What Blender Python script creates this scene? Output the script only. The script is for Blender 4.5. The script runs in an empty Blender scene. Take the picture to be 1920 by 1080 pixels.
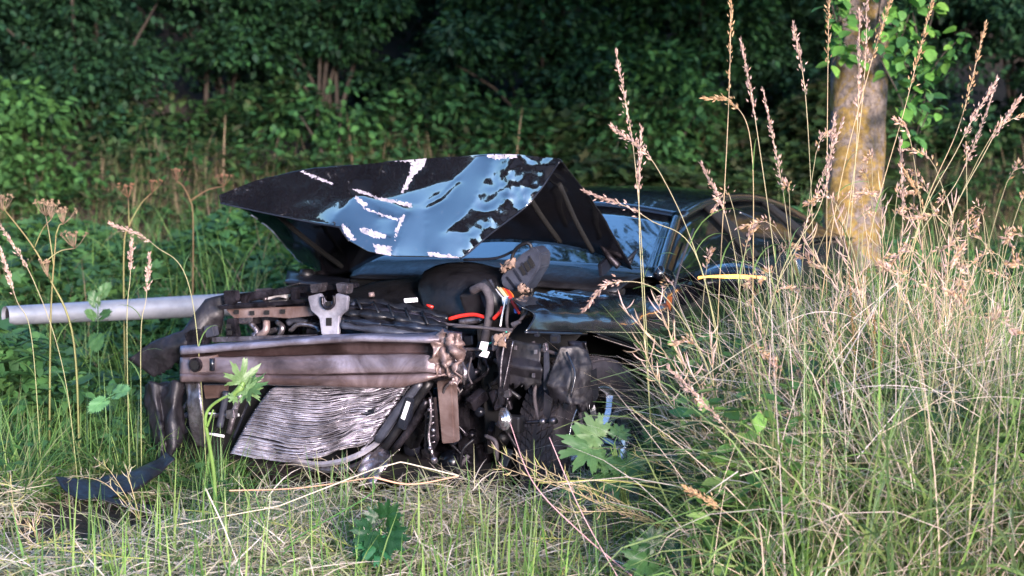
import bpy, bmesh, math, random
import numpy as np
from mathutils import Vector, Matrix, noise as mn

random.seed(7); rng = np.random.default_rng(7)
scene = bpy.context.scene
COL = scene.collection

# ------------------------------------------------------------------ camera
CAM_H = 1.8; FPX = 3345.0; PITCH = math.atan((540-172)/FPX)
cam_data = bpy.data.cameras.new("camera"); cam = bpy.data.objects.new("camera", cam_data); COL.objects.link(cam)
cam_data.sensor_width = 36.0; cam_data.lens = FPX/1920*36.0
cam.location = (0, 0, CAM_H); cam.rotation_euler = (math.pi/2-PITCH, 0, 0)
cam_data.clip_start = 0.1; cam_data.clip_end = 600
cam_data.dof.use_dof = True; cam_data.dof.focus_distance = 6.95; cam_data.dof.aperture_fstop = 2.9
scene.camera = cam

# ------------------------------------------------------------------ light
SUN_EL, SUN_AZ = math.radians(10), math.radians(162)      # azimuth clockwise from +Y: low sun behind the camera
world = bpy.data.worlds.new("World"); scene.world = world; world.use_nodes = True
wn = world.node_tree; bg = wn.nodes["Background"]
sky = wn.nodes.new("ShaderNodeTexSky"); sky.sky_type = 'NISHITA'; sky.sun_disc = False
sky.sun_elevation = SUN_EL; sky.sun_rotation = SUN_AZ
sky.air_density = 1.0; sky.dust_density = 1.0; sky.ozone_density = 4.2
wn.links.new(sky.outputs[0], bg.inputs[0]); bg.inputs[1].default_value = 0.15
sun_data = bpy.data.lights.new("sun", 'SUN'); sun = bpy.data.objects.new("sun", sun_data); COL.objects.link(sun)
sun_data.energy = 2.3; sun_data.angle = math.radians(14); sun_data.color = (1.0, 0.82, 0.80)
to_sun = Vector((math.sin(SUN_AZ)*math.cos(SUN_EL), math.cos(SUN_AZ)*math.cos(SUN_EL), math.sin(SUN_EL)))
sun.rotation_euler = to_sun.to_track_quat('Z', 'Y').to_euler()
vs = scene.view_settings; vs.view_transform = 'Standard'; vs.look = 'None'; vs.gamma = 1; vs.use_curve_mapping = False
vs.exposure = 2.4
scene.cycles.max_bounces = 6; scene.cycles.transparent_max_bounces = 8
scene.cycles.diffuse_bounces = 3; scene.cycles.glossy_bounces = 3

# ------------------------------------------------------------------ placing helpers
cp, sp = math.cos(PITCH), math.sin(PITCH)
CAM = np.array([0, 0, CAM_H])
YAW = math.radians(27); ORG = np.array([-.36, 7.85, 0.])
FWD = np.array([-math.sin(YAW), -math.cos(YAW), 0]); LFT = np.array([math.cos(YAW), -math.sin(YAW), 0])
def ray(px, py):
    x = (px-960)/FPX; y = -(py-540)/FPX
    return np.array([x, cp+y*sp, -sp+y*cp])
def D(px, py, depth):                       # world point of a picture position at a distance along +Y
    d = ray(px, py); return CAM+d*(depth/d[1])
def loc(p): q = p-ORG; return np.array([q@FWD, q@LFT, q[2]])
def U(px, py, u):                           # car frame: on the crosswise plane u metres ahead of the front axle
    d = ray(px, py); return loc(CAM+d*(((ORG-CAM)@FWD+u)/(d@FWD)))
def V(px, py, v):                           # car frame: on the lengthwise plane v metres left of the middle
    d = ray(px, py); return loc(CAM+d*(((ORG-CAM)@LFT+v)/(d@LFT)))

# ------------------------------------------------------------------ object helpers
def tag(o, label=None, cat=None, group=None, kind=None):
    if label: o['label'] = label
    if cat: o['category'] = cat
    if group: o['group'] = group
    if kind: o['kind'] = kind
    return o
def empty(name, p=(0, 0, 0), rz=0.0, **k):
    o = bpy.data.objects.new(name, None); COL.objects.link(o); o.location = p; o.rotation_euler = (0, 0, rz)
    o.empty_display_size = .1
    return tag(o, **k)
class MB:
    def __init__(s): s.v = []; s.f = []; s.c = []; s.n = 0
    def add(s, v, f, c=None):
        v = np.asarray(v, float).reshape(-1, 3)
        s.v.append(v); s.f.extend([tuple(int(i)+s.n for i in q) for q in f]); s.n += len(v)
        if c is not None:
            c = np.asarray(c, float); c = np.tile(c, (len(v), 1)) if c.ndim == 1 else c
            s.c.append(c)
        return s
    def build(s, name, mat, parent=None, smooth=False, loc_=None, **k):
        v = np.vstack(s.v)
        if loc_ is not None: v = v-np.asarray(loc_)
        me = bpy.data.meshes.new(name); me.from_pydata(v.tolist(), [], s.f)
        if s.c: setcol(me, np.vstack(s.c))
        if smooth:
            me.polygons.foreach_set('use_smooth', [True]*len(me.polygons))
        me.materials.append(mat); o = bpy.data.objects.new(name, me); COL.objects.link(o)
        if parent: o.parent = parent
        if loc_ is not None: o.location = loc_
        return tag(o, **k)
def setcol(me, c, name='tint'):
    a = me.color_attributes.new(name, 'FLOAT_COLOR', 'POINT')
    c4 = np.ones((len(c), 4), np.float32); c4[:, :3] = c; a.data.foreach_set('color', c4.ravel())
def fast_mesh(name, v, faces, mat, col=None, parent=None, smooth=False, **k):   # v (N,3), faces (M,3|4) int arrays (or a list of such)
    me = bpy.data.meshes.new(name)
    fs = faces if isinstance(faces, list) else [faces]
    me.vertices.add(len(v)); me.vertices.foreach_set('co', np.asarray(v, np.float32).ravel())
    idx = np.concatenate([f.ravel() for f in fs]).astype(np.int32)
    sizes = np.concatenate([np.full(len(f), f.shape[1]) for f in fs])
    st = np.concatenate([[0], np.cumsum(sizes)[:-1]]).astype(np.int32)
    me.loops.add(len(idx)); me.loops.foreach_set('vertex_index', idx)
    me.polygons.add(len(sizes)); me.polygons.foreach_set('loop_start', st)
    if smooth: me.polygons.foreach_set('use_smooth', np.ones(len(sizes), bool))
    me.update(calc_edges=True)
    if col is not None: setcol(me, col)
    me.materials.append(mat); o = bpy.data.objects.new(name, me); COL.objects.link(o)
    if parent: o.parent = parent
    return tag(o, **k)

def catmull(P, n):
    P = np.asarray(P, float); k = len(P)
    if k < 3:
        t = np.linspace(0, 1, n)[:, None]; return P[0]*(1-t)+P[-1]*t
    Q = np.vstack([2*P[0]-P[1], P, 2*P[-1]-P[-2]]); out = []
    for t in np.linspace(0, k-1, n):
        i = min(int(t), k-2); f = t-i; a, b, c, d = Q[i:i+4]
        out.append(.5*((2*b)+(-a+c)*f+(2*a-5*b+4*c-d)*f*f+(-a+3*b-3*c+d)*f**3))
    return np.array(out)
def linear(P, n):
    P = np.asarray(P, float); k = len(P); t = np.linspace(0, k-1, n); i = np.minimum(t.astype(int), k-2); f = (t-i)[:, None]
    return P[i]*(1-f)+P[i+1]*f
def grid_refine(rows, nr, nc, curve=True):
    g = catmull if curve else linear
    R = np.array([g(r, nc) for r in rows]); return np.array([g(R[:, j], nr) for j in range(nc)]).transpose(1, 0, 2)
def grid_faces(nr, nc, off=0, flip=False):
    i = np.arange(nr-1)[:, None]*nc+np.arange(nc-1)[None, :]; q = np.stack([i, i+1, i+nc+1, i+nc], -1).reshape(-1, 4)+off
    return q[:, ::-1] if flip else q
def grid_normals(G):
    a = np.gradient(G, axis=0); b = np.gradient(G, axis=1); n = np.cross(b, a); l = np.linalg.norm(n, axis=2, keepdims=True); return n/np.maximum(l, 1e-9)
def fbm(p, s=1., o=3): return mn.fractal(Vector(p)*s, 1., 2., o)
def sheet(name, rows, mat, parent, nr=8, nc=24, thick=.003, rough=0., rs=8., curve=True, smooth=False, seed=0., col=None, rag=0., mb=None):
    """a sheet of metal or plastic: control rows refined, crumpled, given thickness"""
    G = grid_refine(rows, nr, nc, curve); N = grid_normals(G)
    if rough:
        for i in range(nr):
            for j in range(nc):
                p = G[i, j]*rs+seed
                a = abs(mn.noise(Vector(p)))-.25+.6*(abs(mn.noise(Vector(p*2.1+5)))-.25)
                G[i, j] += N[i, j]*a*rough
    if rag:
        d = G[-1]-G[-2]
        for j in range(nc): G[-1, j] += d[j]/max(np.linalg.norm(d[j]), 1e-6)*rag*random.uniform(-1, 1)
    N = grid_normals(G); B = G-N*thick; m = nr*nc
    v = np.vstack([G.reshape(-1, 3), B.reshape(-1, 3)])
    f = [grid_faces(nr, nc), grid_faces(nr, nc, m, True)]
    e = []
    for i in range(nr-1): e += [(i*nc, (i+1)*nc, (i+1)*nc+m, i*nc+m), ((i+1)*nc-1+nc, (i+1)*nc-1, (i+1)*nc-1+m, (i+2)*nc-1+m)]
    for j in range(nc-1): e += [(j+1, j, j+m, j+1+m), ((nr-1)*nc+j, (nr-1)*nc+j+1, (nr-1)*nc+j+1+m, (nr-1)*nc+j+m)]
    F = np.vstack(f+[np.array(e)])
    if mb is not None: mb.add(v, F); return G
    c = None
    if col is not None: c0 = col(G).reshape(-1, 3); c = np.vstack([c0, c0])
    return fast_mesh(name, v, F, mat, c, parent, smooth), G

def tube_geo(P, R, n=6, cap=True, phase=0.):
    P = np.asarray(P, float); k = len(P); R = np.full(k, R) if np.isscalar(R) else np.asarray(R, float)
    T = np.gradient(P, axis=0); T /= np.maximum(np.linalg.norm(T, axis=1, keepdims=True), 1e-9)
    up = np.array([0, 0, 1.]) if abs(T[0, 2]) < .9 else np.array([1., 0, 0]); X = np.cross(T[0], up); X /= np.linalg.norm(X); V_ = []
    for i in range(k):
        X = X-T[i]*(X@T[i]); X /= max(np.linalg.norm(X), 1e-9); Y = np.cross(T[i], X)
        a = np.linspace(0, 2*math.pi, n, endpoint=False)+phase
        V_.append(P[i]+R[i]*(np.cos(a)[:, None]*X+np.sin(a)[:, None]*Y))
    V_ = np.vstack(V_); F = []
    for i in range(k-1):
        for j in range(n): a = i*n+j; b = i*n+(j+1) % n; F.append((a, b, b+n, a+n))
    if cap: F.append(tuple(range(n))[::-1]); F.append(tuple((k-1)*n+j for j in range(n)))
    return V_, F
def tube(name, pts, r, mat, parent=None, n=8, seg=None, smooth=True, **k):
    P = catmull(pts, seg or max(2, 5*(len(pts)-1)+1)) if len(pts) > 2 else np.asarray(pts, float)
    if not np.isscalar(r): r = np.interp(np.linspace(0, 1, len(P)), np.linspace(0, 1, len(r)), r)
    v, f = tube_geo(P, r, n); return MB().add(v, f).build(name, mat, parent, smooth, **k)
def box_geo(c, s, rot=None, bevel=.0):
    bm = bmesh.new(); bmesh.ops.create_cube(bm, size=1)
    for v in bm.verts: v.co = Vector((v.co.x*s[0], v.co.y*s[1], v.co.z*s[2]))
    if bevel: bmesh.ops.bevel(bm, geom=bm.edges[:], offset=bevel, segments=2, affect='EDGES', profile=.6)
    if rot is not None:
        M = Matrix.Rotation(rot[2], 3, 'Z') @ Matrix.Rotation(rot[1], 3, 'Y') @ Matrix.Rotation(rot[0], 3, 'X')
        for v in bm.verts: v.co = M @ v.co
    V_ = np.array([v.co[:] for v in bm.verts])+np.asarray(c); F = [tuple(v.index for v in f.verts) for f in bm.faces]; bm.free(); return V_, F
def box(name, c, s, mat, parent=None, rot=None, bevel=.004, smooth=False, **k):
    v, f = box_geo(c, s, rot, bevel); return MB().add(v, f).build(name, mat, parent, smooth, **k)
def plate_geo(pts, thick, dirn):
    """closed outline (3D points) pushed back by thick along dirn"""
    P = np.asarray(pts, float); n = len(P); d = np.asarray(dirn, float)*thick
    return np.vstack([P, P+d]), [tuple(range(n)), tuple(range(2*n-1, n-1, -1))]+[(i, i+n, (i+1) % n+n, (i+1) % n) for i in range(n)]
def plate(name, pxs, u, thick, mat, parent, bevel=.002, hole=None, **k):
    """bracket or panel in the car frame, drawn on the crosswise plane u, with optional punched holes"""
    pts = [U(x, y, u) for x, y in pxs]
    v, f = plate_geo(pts, thick, (-1, 0, 0))
    bm = bmesh.new(); vs_ = [bm.verts.new(p) for p in v]
    for q in f:
        try: bm.faces.new([vs_[i] for i in q])
        except ValueError: pass
    bmesh.ops.recalc_face_normals(bm, faces=bm.faces[:])
    if bevel:
        try: bmesh.ops.bevel(bm, geom=bm.edges[:], offset=bevel, segments=2, affect='EDGES')
        except Exception: pass
    me = bpy.data.meshes.new(name); bm.to_mesh(me); bm.free(); me.materials.append(mat)
    o = bpy.data.objects.new(name, me); COL.objects.link(o); o.parent = parent; return tag(o, **k)

# ------------------------------------------------------------------ materials
def newmat(name):
    m = bpy.data.materials.new(name); m.use_nodes = True; return m, m.node_tree, m.node_tree.nodes['Principled BSDF']
def ramp(nt, fac, stops):
    r = nt.nodes.new('ShaderNodeValToRGB'); el = r.color_ramp.elements
    while len(el) < len(stops): el.new(.5)
    for e, (p, c) in zip(el, stops): e.position = p; e.color = (*c, 1)
    nt.links.new(fac, r.inputs[0]); return r.outputs[0]
def ntex(nt, scale, detail=4, rough=.6, dist=0., vec=None):
    n = nt.nodes.new('ShaderNodeTexNoise'); n.inputs['Scale'].default_value = scale; n.inputs['Detail'].default_value = detail
    n.inputs['Roughness'].default_value = rough; n.inputs['Distortion'].default_value = dist
    if vec is None:
        if 'tc' not in nt.nodes: t = nt.nodes.new('ShaderNodeTexCoord'); t.name = 'tc'
        vec = nt.nodes['tc'].outputs['Object']
    nt.links.new(vec, n.inputs['Vector']); return n.outputs[0]
def bump(nt, bs, h, strength=.3, dist=.01):
    b = nt.nodes.new('ShaderNodeBump'); b.inputs['Strength'].default_value = strength; b.inputs['Distance'].default_value = dist
    nt.links.new(h, b.inputs['Height']); nt.links.new(b.outputs[0], bs.inputs['Normal'])
def mixc(nt, fac, a, b):
    m = nt.nodes.new('ShaderNodeMix'); m.data_type = 'RGBA'
    for s, v in ((0, fac), (6, a), (7, b)):
        if isinstance(v, (tuple, list)): m.inputs[s].default_value = (*v, 1)
        elif isinstance(v, (int, float)): m.inputs[s].default_value = v
        else: nt.links.new(v, m.inputs[s])
    return m.outputs[2]
def surf(name, stops, rough=.5, metal=0., scale=8., bs=30., bst=.2, bd=.004, coat=0., rr=None, spec=None, dist=0.):
    m, nt, b = newmat(name)
    nt.links.new(ramp(nt, ntex(nt, scale, 6, .65, dist), stops), b.inputs['Base Color'])
    b.inputs['Metallic'].default_value = metal; b.inputs['Roughness'].default_value = rough; b.inputs['Coat Weight'].default_value = coat
    b.inputs['Coat Roughness'].default_value = .03
    if spec is not None: b.inputs['Specular IOR Level'].default_value = spec
    if rr: nt.links.new(ramp(nt, ntex(nt, scale*2.3, 5, .7), [(.3, (rr[0],)*3), (.7, (rr[1],)*3)]), b.inputs['Roughness'])
    if bst: bump(nt, b, ntex(nt, bs, 5, .6), bst, bd)
    return m
def leafmat(name, trans=.35, rough=.5, var=.35, spec=.35):
    m, nt, b = newmat(name); a = nt.nodes.new('ShaderNodeAttribute'); a.attribute_name = 'tint'
    f = ramp(nt, ntex(nt, 2.2, 4), [(.3, (1-var,)*3), (.7, (1+var*.6,)*3)])
    mul = nt.nodes.new('ShaderNodeMix'); mul.data_type = 'RGBA'; mul.blend_type = 'MULTIPLY'; mul.inputs[0].default_value = 1
    nt.links.new(a.outputs[0], mul.inputs[6]); nt.links.new(f, mul.inputs[7]); c = mul.outputs[2]
    nt.links.new(c, b.inputs['Base Color']); b.inputs['Roughness'].default_value = rough; b.inputs['Specular IOR Level'].default_value = spec
    t = nt.nodes.new('ShaderNodeBsdfTranslucent'); nt.links.new(c, t.inputs[0])
    mx = nt.nodes.new('ShaderNodeMixShader'); mx.inputs[0].default_value = trans
    nt.links.new(b.outputs[0], mx.inputs[1]); nt.links.new(t.outputs[0], mx.inputs[2])
    nt.links.new(mx.outputs[0], nt.nodes['Material Output'].inputs[0]); return m

M = {}
M['leaf'] = leafmat('leaf_green'); M['straw'] = leafmat('dry_straw', .25, .6, .2, .3); M['darkleaf'] = leafmat('shade_leaf', .25, .6, .5, .25)
M['soil'] = surf('soil', [(.25, (.018, .013, .010)), (.55, (.045, .034, .024)), (.8, (.075, .06, .04))], .95, 0, 1.7, 22, .8, .03)
M['bark'] = None
m, nt, b = newmat('lichen_bark'); M['bark'] = m
v1 = ntex(nt, 5, 8, .75, .6); v2 = ntex(nt, 16, 6, .7); v3 = ntex(nt, 40, 5, .7)
c1 = ramp(nt, v3, [(.3, (.10, .085, .075)), (.6, (.36, .30, .27))])
c2 = ramp(nt, v2, [(.35, (.16, .11, .05)), (.6, (.42, .29, .09)), (.8, (.50, .40, .17))])
c3 = mixc(nt, ramp(nt, v1, [(.46, (0, 0, 0)), (.54, (1, 1, 1))]), c1, c2)
c3 = mixc(nt, ramp(nt, ntex(nt, 11, 7, .8, .3), [(.60, (0, 0, 0)), (.64, (.85, .85, .85))]), c3, (.12, .11, .105))
nt.links.new(c3, b.inputs['Base Color']); b.inputs['Roughness'].default_value = .95; b.inputs['Specular IOR Level'].default_value = .15
bump(nt, b, ntex(nt, 24, 8, .8, .6), 1.0, .05)
M['wood'] = surf('dark_wood', [(.3, (.014, .011, .009)), (.7, (.045, .035, .026))], .9, 0, 6, 30, .5)
# car paint with scrapes driven by a wear attribute painted on the mesh
def paint(name, wear=False):
    m, nt, b = newmat(name)
    base = ramp(nt, ntex(nt, 3, 4), [(.3, (.004, .004, .006)), (.7, (.008, .008, .011))])
    b.inputs['Roughness'].default_value = .22; b.inputs['Coat Weight'].default_value = 1; b.inputs['Coat Roughness'].default_value = .02; b.inputs['Coat IOR'].default_value = 2.5 if wear else 1.5
    b.inputs['IOR'].default_value = 1.6
    sc = ramp(nt, ntex(nt, 9, 9, .8, 2.5), [(.60, (0, 0, 0)), (.70, (.35, .35, .35))])
    if wear:
        a = nt.nodes.new('ShaderNodeAttribute'); a.attribute_name = 'tint'
        mm = nt.nodes.new('ShaderNodeMath'); mm.operation = 'MULTIPLY'; sub = nt.nodes.new('ShaderNodeMapRange'); sub.inputs[1].default_value = .34; sub.inputs[2].default_value = .48; nt.links.new(ntex(nt, 38, 6, .75, 1.6), sub.inputs[0])
        sep = nt.nodes.new('ShaderNodeSeparateColor'); nt.links.new(a.outputs[0], sep.inputs[0])
        nt.links.new(sub.outputs[0], mm.inputs[0]); nt.links.new(sep.outputs[0], mm.inputs[1])
        wf = ramp(nt, mm.outputs[0], [(.47, (0, 0, 0)), (.53, (1, 1, 1))])
        c = mixc(nt, sc, base, (.25, .25, .27)); c = mixc(nt, wf, c, ramp(nt, ntex(nt, 30, 6, .8), [(.35, (.10, .095, .12)), (.65, (.46, .42, .49))]))
        inv = nt.nodes.new('ShaderNodeMath'); inv.operation = 'SUBTRACT'; inv.inputs[0].default_value = 1; nt.links.new(wf, inv.inputs[1])
        nt.links.new(inv.outputs[0], b.inputs['Coat Weight'])
        nt.links.new(ramp(nt, wf, [(0, (.1,)*3), (1, (.6,)*3)]), b.inputs['Roughness'])
    else: c = mixc(nt, sc, base, (.10, .10, .11))
    nt.links.new(c, b.inputs['Base Color']); bump(nt, b, ntex(nt, 26, 6, .7, 1.5), .16, .006); return m
M['paint'] = paint('black_paint'); M['hood'] = paint('scraped_black_paint', True)
M['beam'] = surf('mottled_beam', [(.25, (.035, .028, .030)), (.42, (.14, .115, .12)), (.56, (.27, .245, .27)), (.76, (.44, .42, .50))], .5, .45, 3.6, 26, .5, .006, rr=(.3, .65), dist=.8)
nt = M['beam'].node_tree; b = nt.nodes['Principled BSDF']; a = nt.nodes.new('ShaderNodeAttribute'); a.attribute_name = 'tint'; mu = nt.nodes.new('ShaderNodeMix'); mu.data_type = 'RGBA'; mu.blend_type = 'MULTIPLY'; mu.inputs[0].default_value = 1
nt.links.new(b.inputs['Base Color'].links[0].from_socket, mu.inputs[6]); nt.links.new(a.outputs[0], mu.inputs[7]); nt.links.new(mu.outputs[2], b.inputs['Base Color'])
M['plastic'] = surf('black_plastic', [(.3, (.003, .003, .004)), (.7, (.010, .0095, .012))], .42, 0, 12, 60, .25, rr=(.3, .6))
M['plastic_grey'] = surf('grey_plastic', [(.3, (.016, .018, .026)), (.7, (.045, .05, .07))], .4, 0, 14, 60, .2, rr=(.3, .55))
M['rubber'] = surf('rubber', [(.3, (.022, .019, .022)), (.7, (.075, .064, .072))], .75, 0, 14, 90, .4)
M['rust'] = surf('rusty_beam', [(.25, (.035, .02, .018)), (.42, (.13, .085, .075)), (.56, (.25, .195, .19)), (.76, (.36, .32, .36))], .5, .4, 3.2, 40, .45, .004, rr=(.3, .7), dist=.8)
M['steel'] = surf('dull_steel', [(.3, (.05, .04, .045)), (.5, (.20, .18, .20)), (.75, (.48, .46, .50))], .35, .85, 14, 16, .6, .012, rr=(.2, .5))
M['darksteel'] = surf('dark_steel', [(.35, (.006, .0055, .007)), (.62, (.045, .04, .05)), (.85, (.20, .16, .18))], .3, .7, 13, 18, .55, .010, rr=(.18, .5))
M['liner'] = surf('torn_liner', [(.3, (.003, .003, .004)), (.7, (.016, .014, .019))], .5, .1, 12, 30, .6, .006, rr=(.35, .7))
M['bluegrey'] = surf('painted_blue_black', [(.3, (.005, .006, .010)), (.7, (.018, .020, .030))], .3, .1, 8, 30, .3, .005, coat=.5)
M['alu'] = surf('crumpled_aluminium', [(.28, (.09, .085, .10)), (.44, (.27, .26, .30)), (.64, (.60, .58, .65))], .45, .6, 7, 120, .5, .002, rr=(.3, .6))
M['rim'] = surf('silver_rim', [(.3, (.45, .46, .50)), (.7, (.62, .63, .67))], .25, .9, 6, 40, .1)
M['galv'] = surf('galvanised_pole', [(.3, (.24, .26, .30)), (.7, (.40, .42, .47))], .42, .55, 7, 50, .1, rr=(.35, .55))
def flat(name, c, rough=.5, metal=0, em=None, es=0):
    m, nt, b = newmat(name); b.inputs['Base Color'].default_value = (*c, 1); b.inputs['Roughness'].default_value = rough; b.inputs['Metallic'].default_value = metal
    if em: b.inputs['Emission Color'].default_value = (*em, 1); b.inputs['Emission Strength'].default_value = es
    return m
M['red'] = flat('red_cable', (.65, .03, .02), .35); M['white'] = flat('white_plastic', (.7, .7, .72), .4); M['cyan'] = flat('green_wire', (.03, .45, .30), .4)
M['orange'] = flat('orange_wire', (.6, .16, .02), .4); M['blue'] = flat('blue_plug', (.05, .14, .5), .4); M['yellow'] = flat('yellow_wire', (.75, .6, .35), .4)
M['tan'] = surf('torn_foam', [(.3, (.10, .06, .04)), (.7, (.32, .22, .17))], .9, 0, 20, 40, .6)
M['amber'] = flat('amber_lamp', (.8, .35, .05), .3, 0, (1.0, .45, .09), .9); M['amber_glass'] = flat('amber_reflector', (.35, .09, .02), .3)
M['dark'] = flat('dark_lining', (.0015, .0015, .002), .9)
m, nt, b = newmat('tinted_glass'); M['glass'] = m
b.inputs['Base Color'].default_value = (.01, .014, .016, 1); b.inputs['Roughness'].default_value = .02; b.inputs['IOR'].default_value = 1.6; b.inputs['Alpha'].default_value = .96
b.inputs['Coat Weight'].default_value = 1; b.inputs['Coat IOR'].default_value = 2.3; b.inputs['Coat Roughness'].default_value = .01
bump(nt, b, ntex(nt, 7, 4), .16, .01)

m, nt, b = newmat('side_glass'); M['side_glass'] = m
b.inputs['Base Color'].default_value = (.006, .008, .009, 1); b.inputs['Roughness'].default_value = .04; b.inputs['IOR'].default_value = 1.45

# ------------------------------------------------------------------ ground
def gh(x, y):
    x = np.asarray(x, float); y = np.asarray(y, float)
    z = .05*np.sin(x*1.7+y*.9)+.035*np.sin(x*3.1-y*2.3)
    z = z+np.interp(y, [-80, 4, 6.2, 6.9, 7.5, 9, 13.3, 14.5, 15.3, 17, 20, 23, 34, 60], [-.2, -.05, .02, .08, .02, .0, .42, .02, .15, 1.05, 1.5, 3.2, 9.0, 12.0])
    return z
def spaced(a, b, n, mid, k):                                    # denser rows near the middle
    t = np.linspace(-1, 1, n); return mid+np.where(t < 0, t*(mid-a), t*(b-mid))*np.abs(t)**k
xs = spaced(-90, 90, 150, 0, 1.6); ys = spaced(-80, 60, 170, 10, 1.3)
X, Y = np.meshgrid(xs, ys); Z = gh(X, Y)
fast_mesh('ground', np.stack([X, Y, Z], -1).reshape(-1, 3), grid_faces(len(ys), len(xs)), M['soil'], smooth=True, kind='structure', label='dark soil and mown verge under the wreck, rising to a bank')

# ------------------------------------------------------------------ plant geometry
def rot_from(dirn, roll):
    """rotation matrices (N,3,3) whose columns are side, along(dirn), up"""
    d = dirn/np.linalg.norm(dirn, axis=1, keepdims=True)
    a = np.where(np.abs(d[:, 2:3]) < .95, np.array([[0, 0, 1.]]), np.array([[1., 0, 0]]))
    s = np.cross(d, a); s /= np.linalg.norm(s, axis=1, keepdims=True); u = np.cross(s, d)
    c, s_ = np.cos(roll)[:, None], np.sin(roll)[:, None]
    return np.stack([c*s+s_*u, d, -s_*s+c*u], -1)
def scatter_geo(tv, tf, pos, R, sc, col):
    n = len(pos); k = len(tv); v = np.einsum('nij,kj->nki', R, tv)*sc[:, None, None]+pos[:, None, :]
    f = tf[None]+(np.arange(n)*k)[:, None, None]
    return v.reshape(-1, 3), f.reshape(-1, tf.shape[1]), np.repeat(col, k, 0)
LEAF_V = np.array([[0, 0, 0], [.27, .32, .05], [.22, .7, .03], [0, 1, -.06], [-.22, .7, .03], [-.27, .32, .05], [0, .45, -.03]])
LEAF_F = np.array([[0, 1, 6], [1, 2, 6], [2, 3, 6], [3, 4, 6], [4, 5, 6], [5, 0, 6]])
SMALL_V = np.array([[0, 0, 0], [.34, .5, .08], [0, 1, -.04], [-.34, .5, .08]]); SMALL_F = np.array([[0, 1, 2], [0, 2, 3]])
ROUND_V = np.array([[0, 0, 0], [.3, .14, .05], [.46, .45, .04], [.3, .8, .0], [0, 1.02, -.1], [-.3, .8, .0], [-.46, .45, .04], [-.3, .14, .05], [0, .5, -.05]])
ROUND_F = np.array([[i, (i+1) % 8, 8] for i in range(8)])
MAPLE_V = np.array([[0, 0, 0], [.32, .05, .06], [.24, .3, .02], [.52, .55, .05], [.2, .6, .0], [0, 1, -.08], [-.2, .6, .0], [-.52, .55, .05], [-.24, .3, .02], [-.32, .05, .06], [0, .35, -.02]])
MAPLE_F = np.array([[i, (i+1) % 10, 10] for i in range(10)])
def tints(n, stops, jit=.2):
    s = np.array(stops); i = rng.integers(0, len(s), n); j = rng.integers(0, len(s), n); t = rng.random((n, 1))
    return np.clip((s[i]*(1-t)+s[j]*t)*rng.uniform(1-jit, 1+jit, (n, 1)), 0, 1)
def blades_geo(base, az, L, w, th0, th1, col, seg=4, tipcol=None):
    n = len(base); P = np.zeros((n, seg+1, 3)); P[:, 0] = base
    h = np.stack([np.cos(az), np.sin(az), np.zeros(n)], 1)
    for i in range(seg):
        th = th0+(th1-th0)*((i+.5)/seg)**1.3
        P[:, i+1] = P[:, i]+(L/seg)[:, None]*(np.sin(th)[:, None]*h+np.cos(th)[:, None]*np.array([0, 0, 1.]))
    roll = rng.uniform(-.9, .9, n)
    side = np.stack([-np.sin(az)*np.cos(roll), np.cos(az)*np.cos(roll), np.sin(roll)], 1)
    t = np.linspace(0, 1, seg+1); W = w[:, None]*(1-t[None]**2.2*.9)*.5
    v = np.stack([P-side[:, None]*W[..., None], P+side[:, None]*W[..., None]], 2).reshape(-1, 3)
    f = []
    for i in range(seg): a = 2*i; f.append([a, a+1, a+3, a+2])
    f = np.array(f)[None]+(np.arange(n)*2*(seg+1))[:, None, None]
    c = np.repeat(col[:, None], seg+1, 1)
    if tipcol is not None: c = c*(1-t[None, :, None])+tipcol[:, None]*t[None, :, None]
    return v, f.reshape(-1, 4), np.repeat(c.reshape(-1, 3), 2, 0)
class Batch:                                                    # joins plant arrays into one mesh
    def __init__(s): s.v = []; s.f = {}; s.c = []; s.n = 0
    def add(s, g):
        v, f, c = g; f = np.asarray(f); s.v.append(v); s.c.append(np.asarray(c)); s.f.setdefault(f.shape[1], []).append(f+s.n); s.n += len(v)
    def addlist(s, v, f, c):
        for k in (3, 4, 5, 6):
            q = [x for x in f if len(x) == k]
            if q: s.f.setdefault(k, []).append(np.array(q)+s.n)
        s.v.append(v); s.c.append(np.tile(np.asarray(c, float), (len(v), 1)) if np.ndim(c) == 1 else c); s.n += len(v)
    def build(s, name, mat, parent=None, smooth=False, **k):
        return fast_mesh(name, np.vstack(s.v), [np.vstack(x) for x in s.f.values()], mat, np.vstack(s.c), parent, smooth, **k)
SPK_V = np.array([[0, 0, 0], [.16, .4, 0], [0, 1, 0], [-.16, .4, 0], [0, .4, .16], [0, .4, -.16]]); SPK_F = np.array([[0, 1, 2], [0, 2, 3], [0, 4, 2], [0, 2, 5]])

STRAW = [(.64, .52, .42), (.74, .62, .53), (.54, .42, .30), (.70, .58, .52), (.58, .52, .34)]
GREEN = [(.10, .22, .05), (.17, .32, .07), (.07, .17, .05), (.25, .37, .11)]
NETTLE = [(.04, .12, .04), (.065, .17, .05), (.035, .095, .04), (.09, .20, .06)]
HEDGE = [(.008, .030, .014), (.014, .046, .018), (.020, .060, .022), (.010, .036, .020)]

def region(n, x0, x1, y0, y1): return rng.uniform(x0, x1, n), rng.uniform(y0, y1, n)
def on_ground(x, y, dz=0): return np.stack([x, y, gh(x, y)+dz], 1)

# car footprint, so that plants keep out of it
def in_car(x, y, pad=.0, z=None):
    q = np.stack([x, y], -1)-ORG[:2]; u = q@FWD[:2]; v = q@LFT[:2]
    return (u < .62+pad) & (u > -4.1-pad) & (np.abs(v) < .85+pad)

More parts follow.
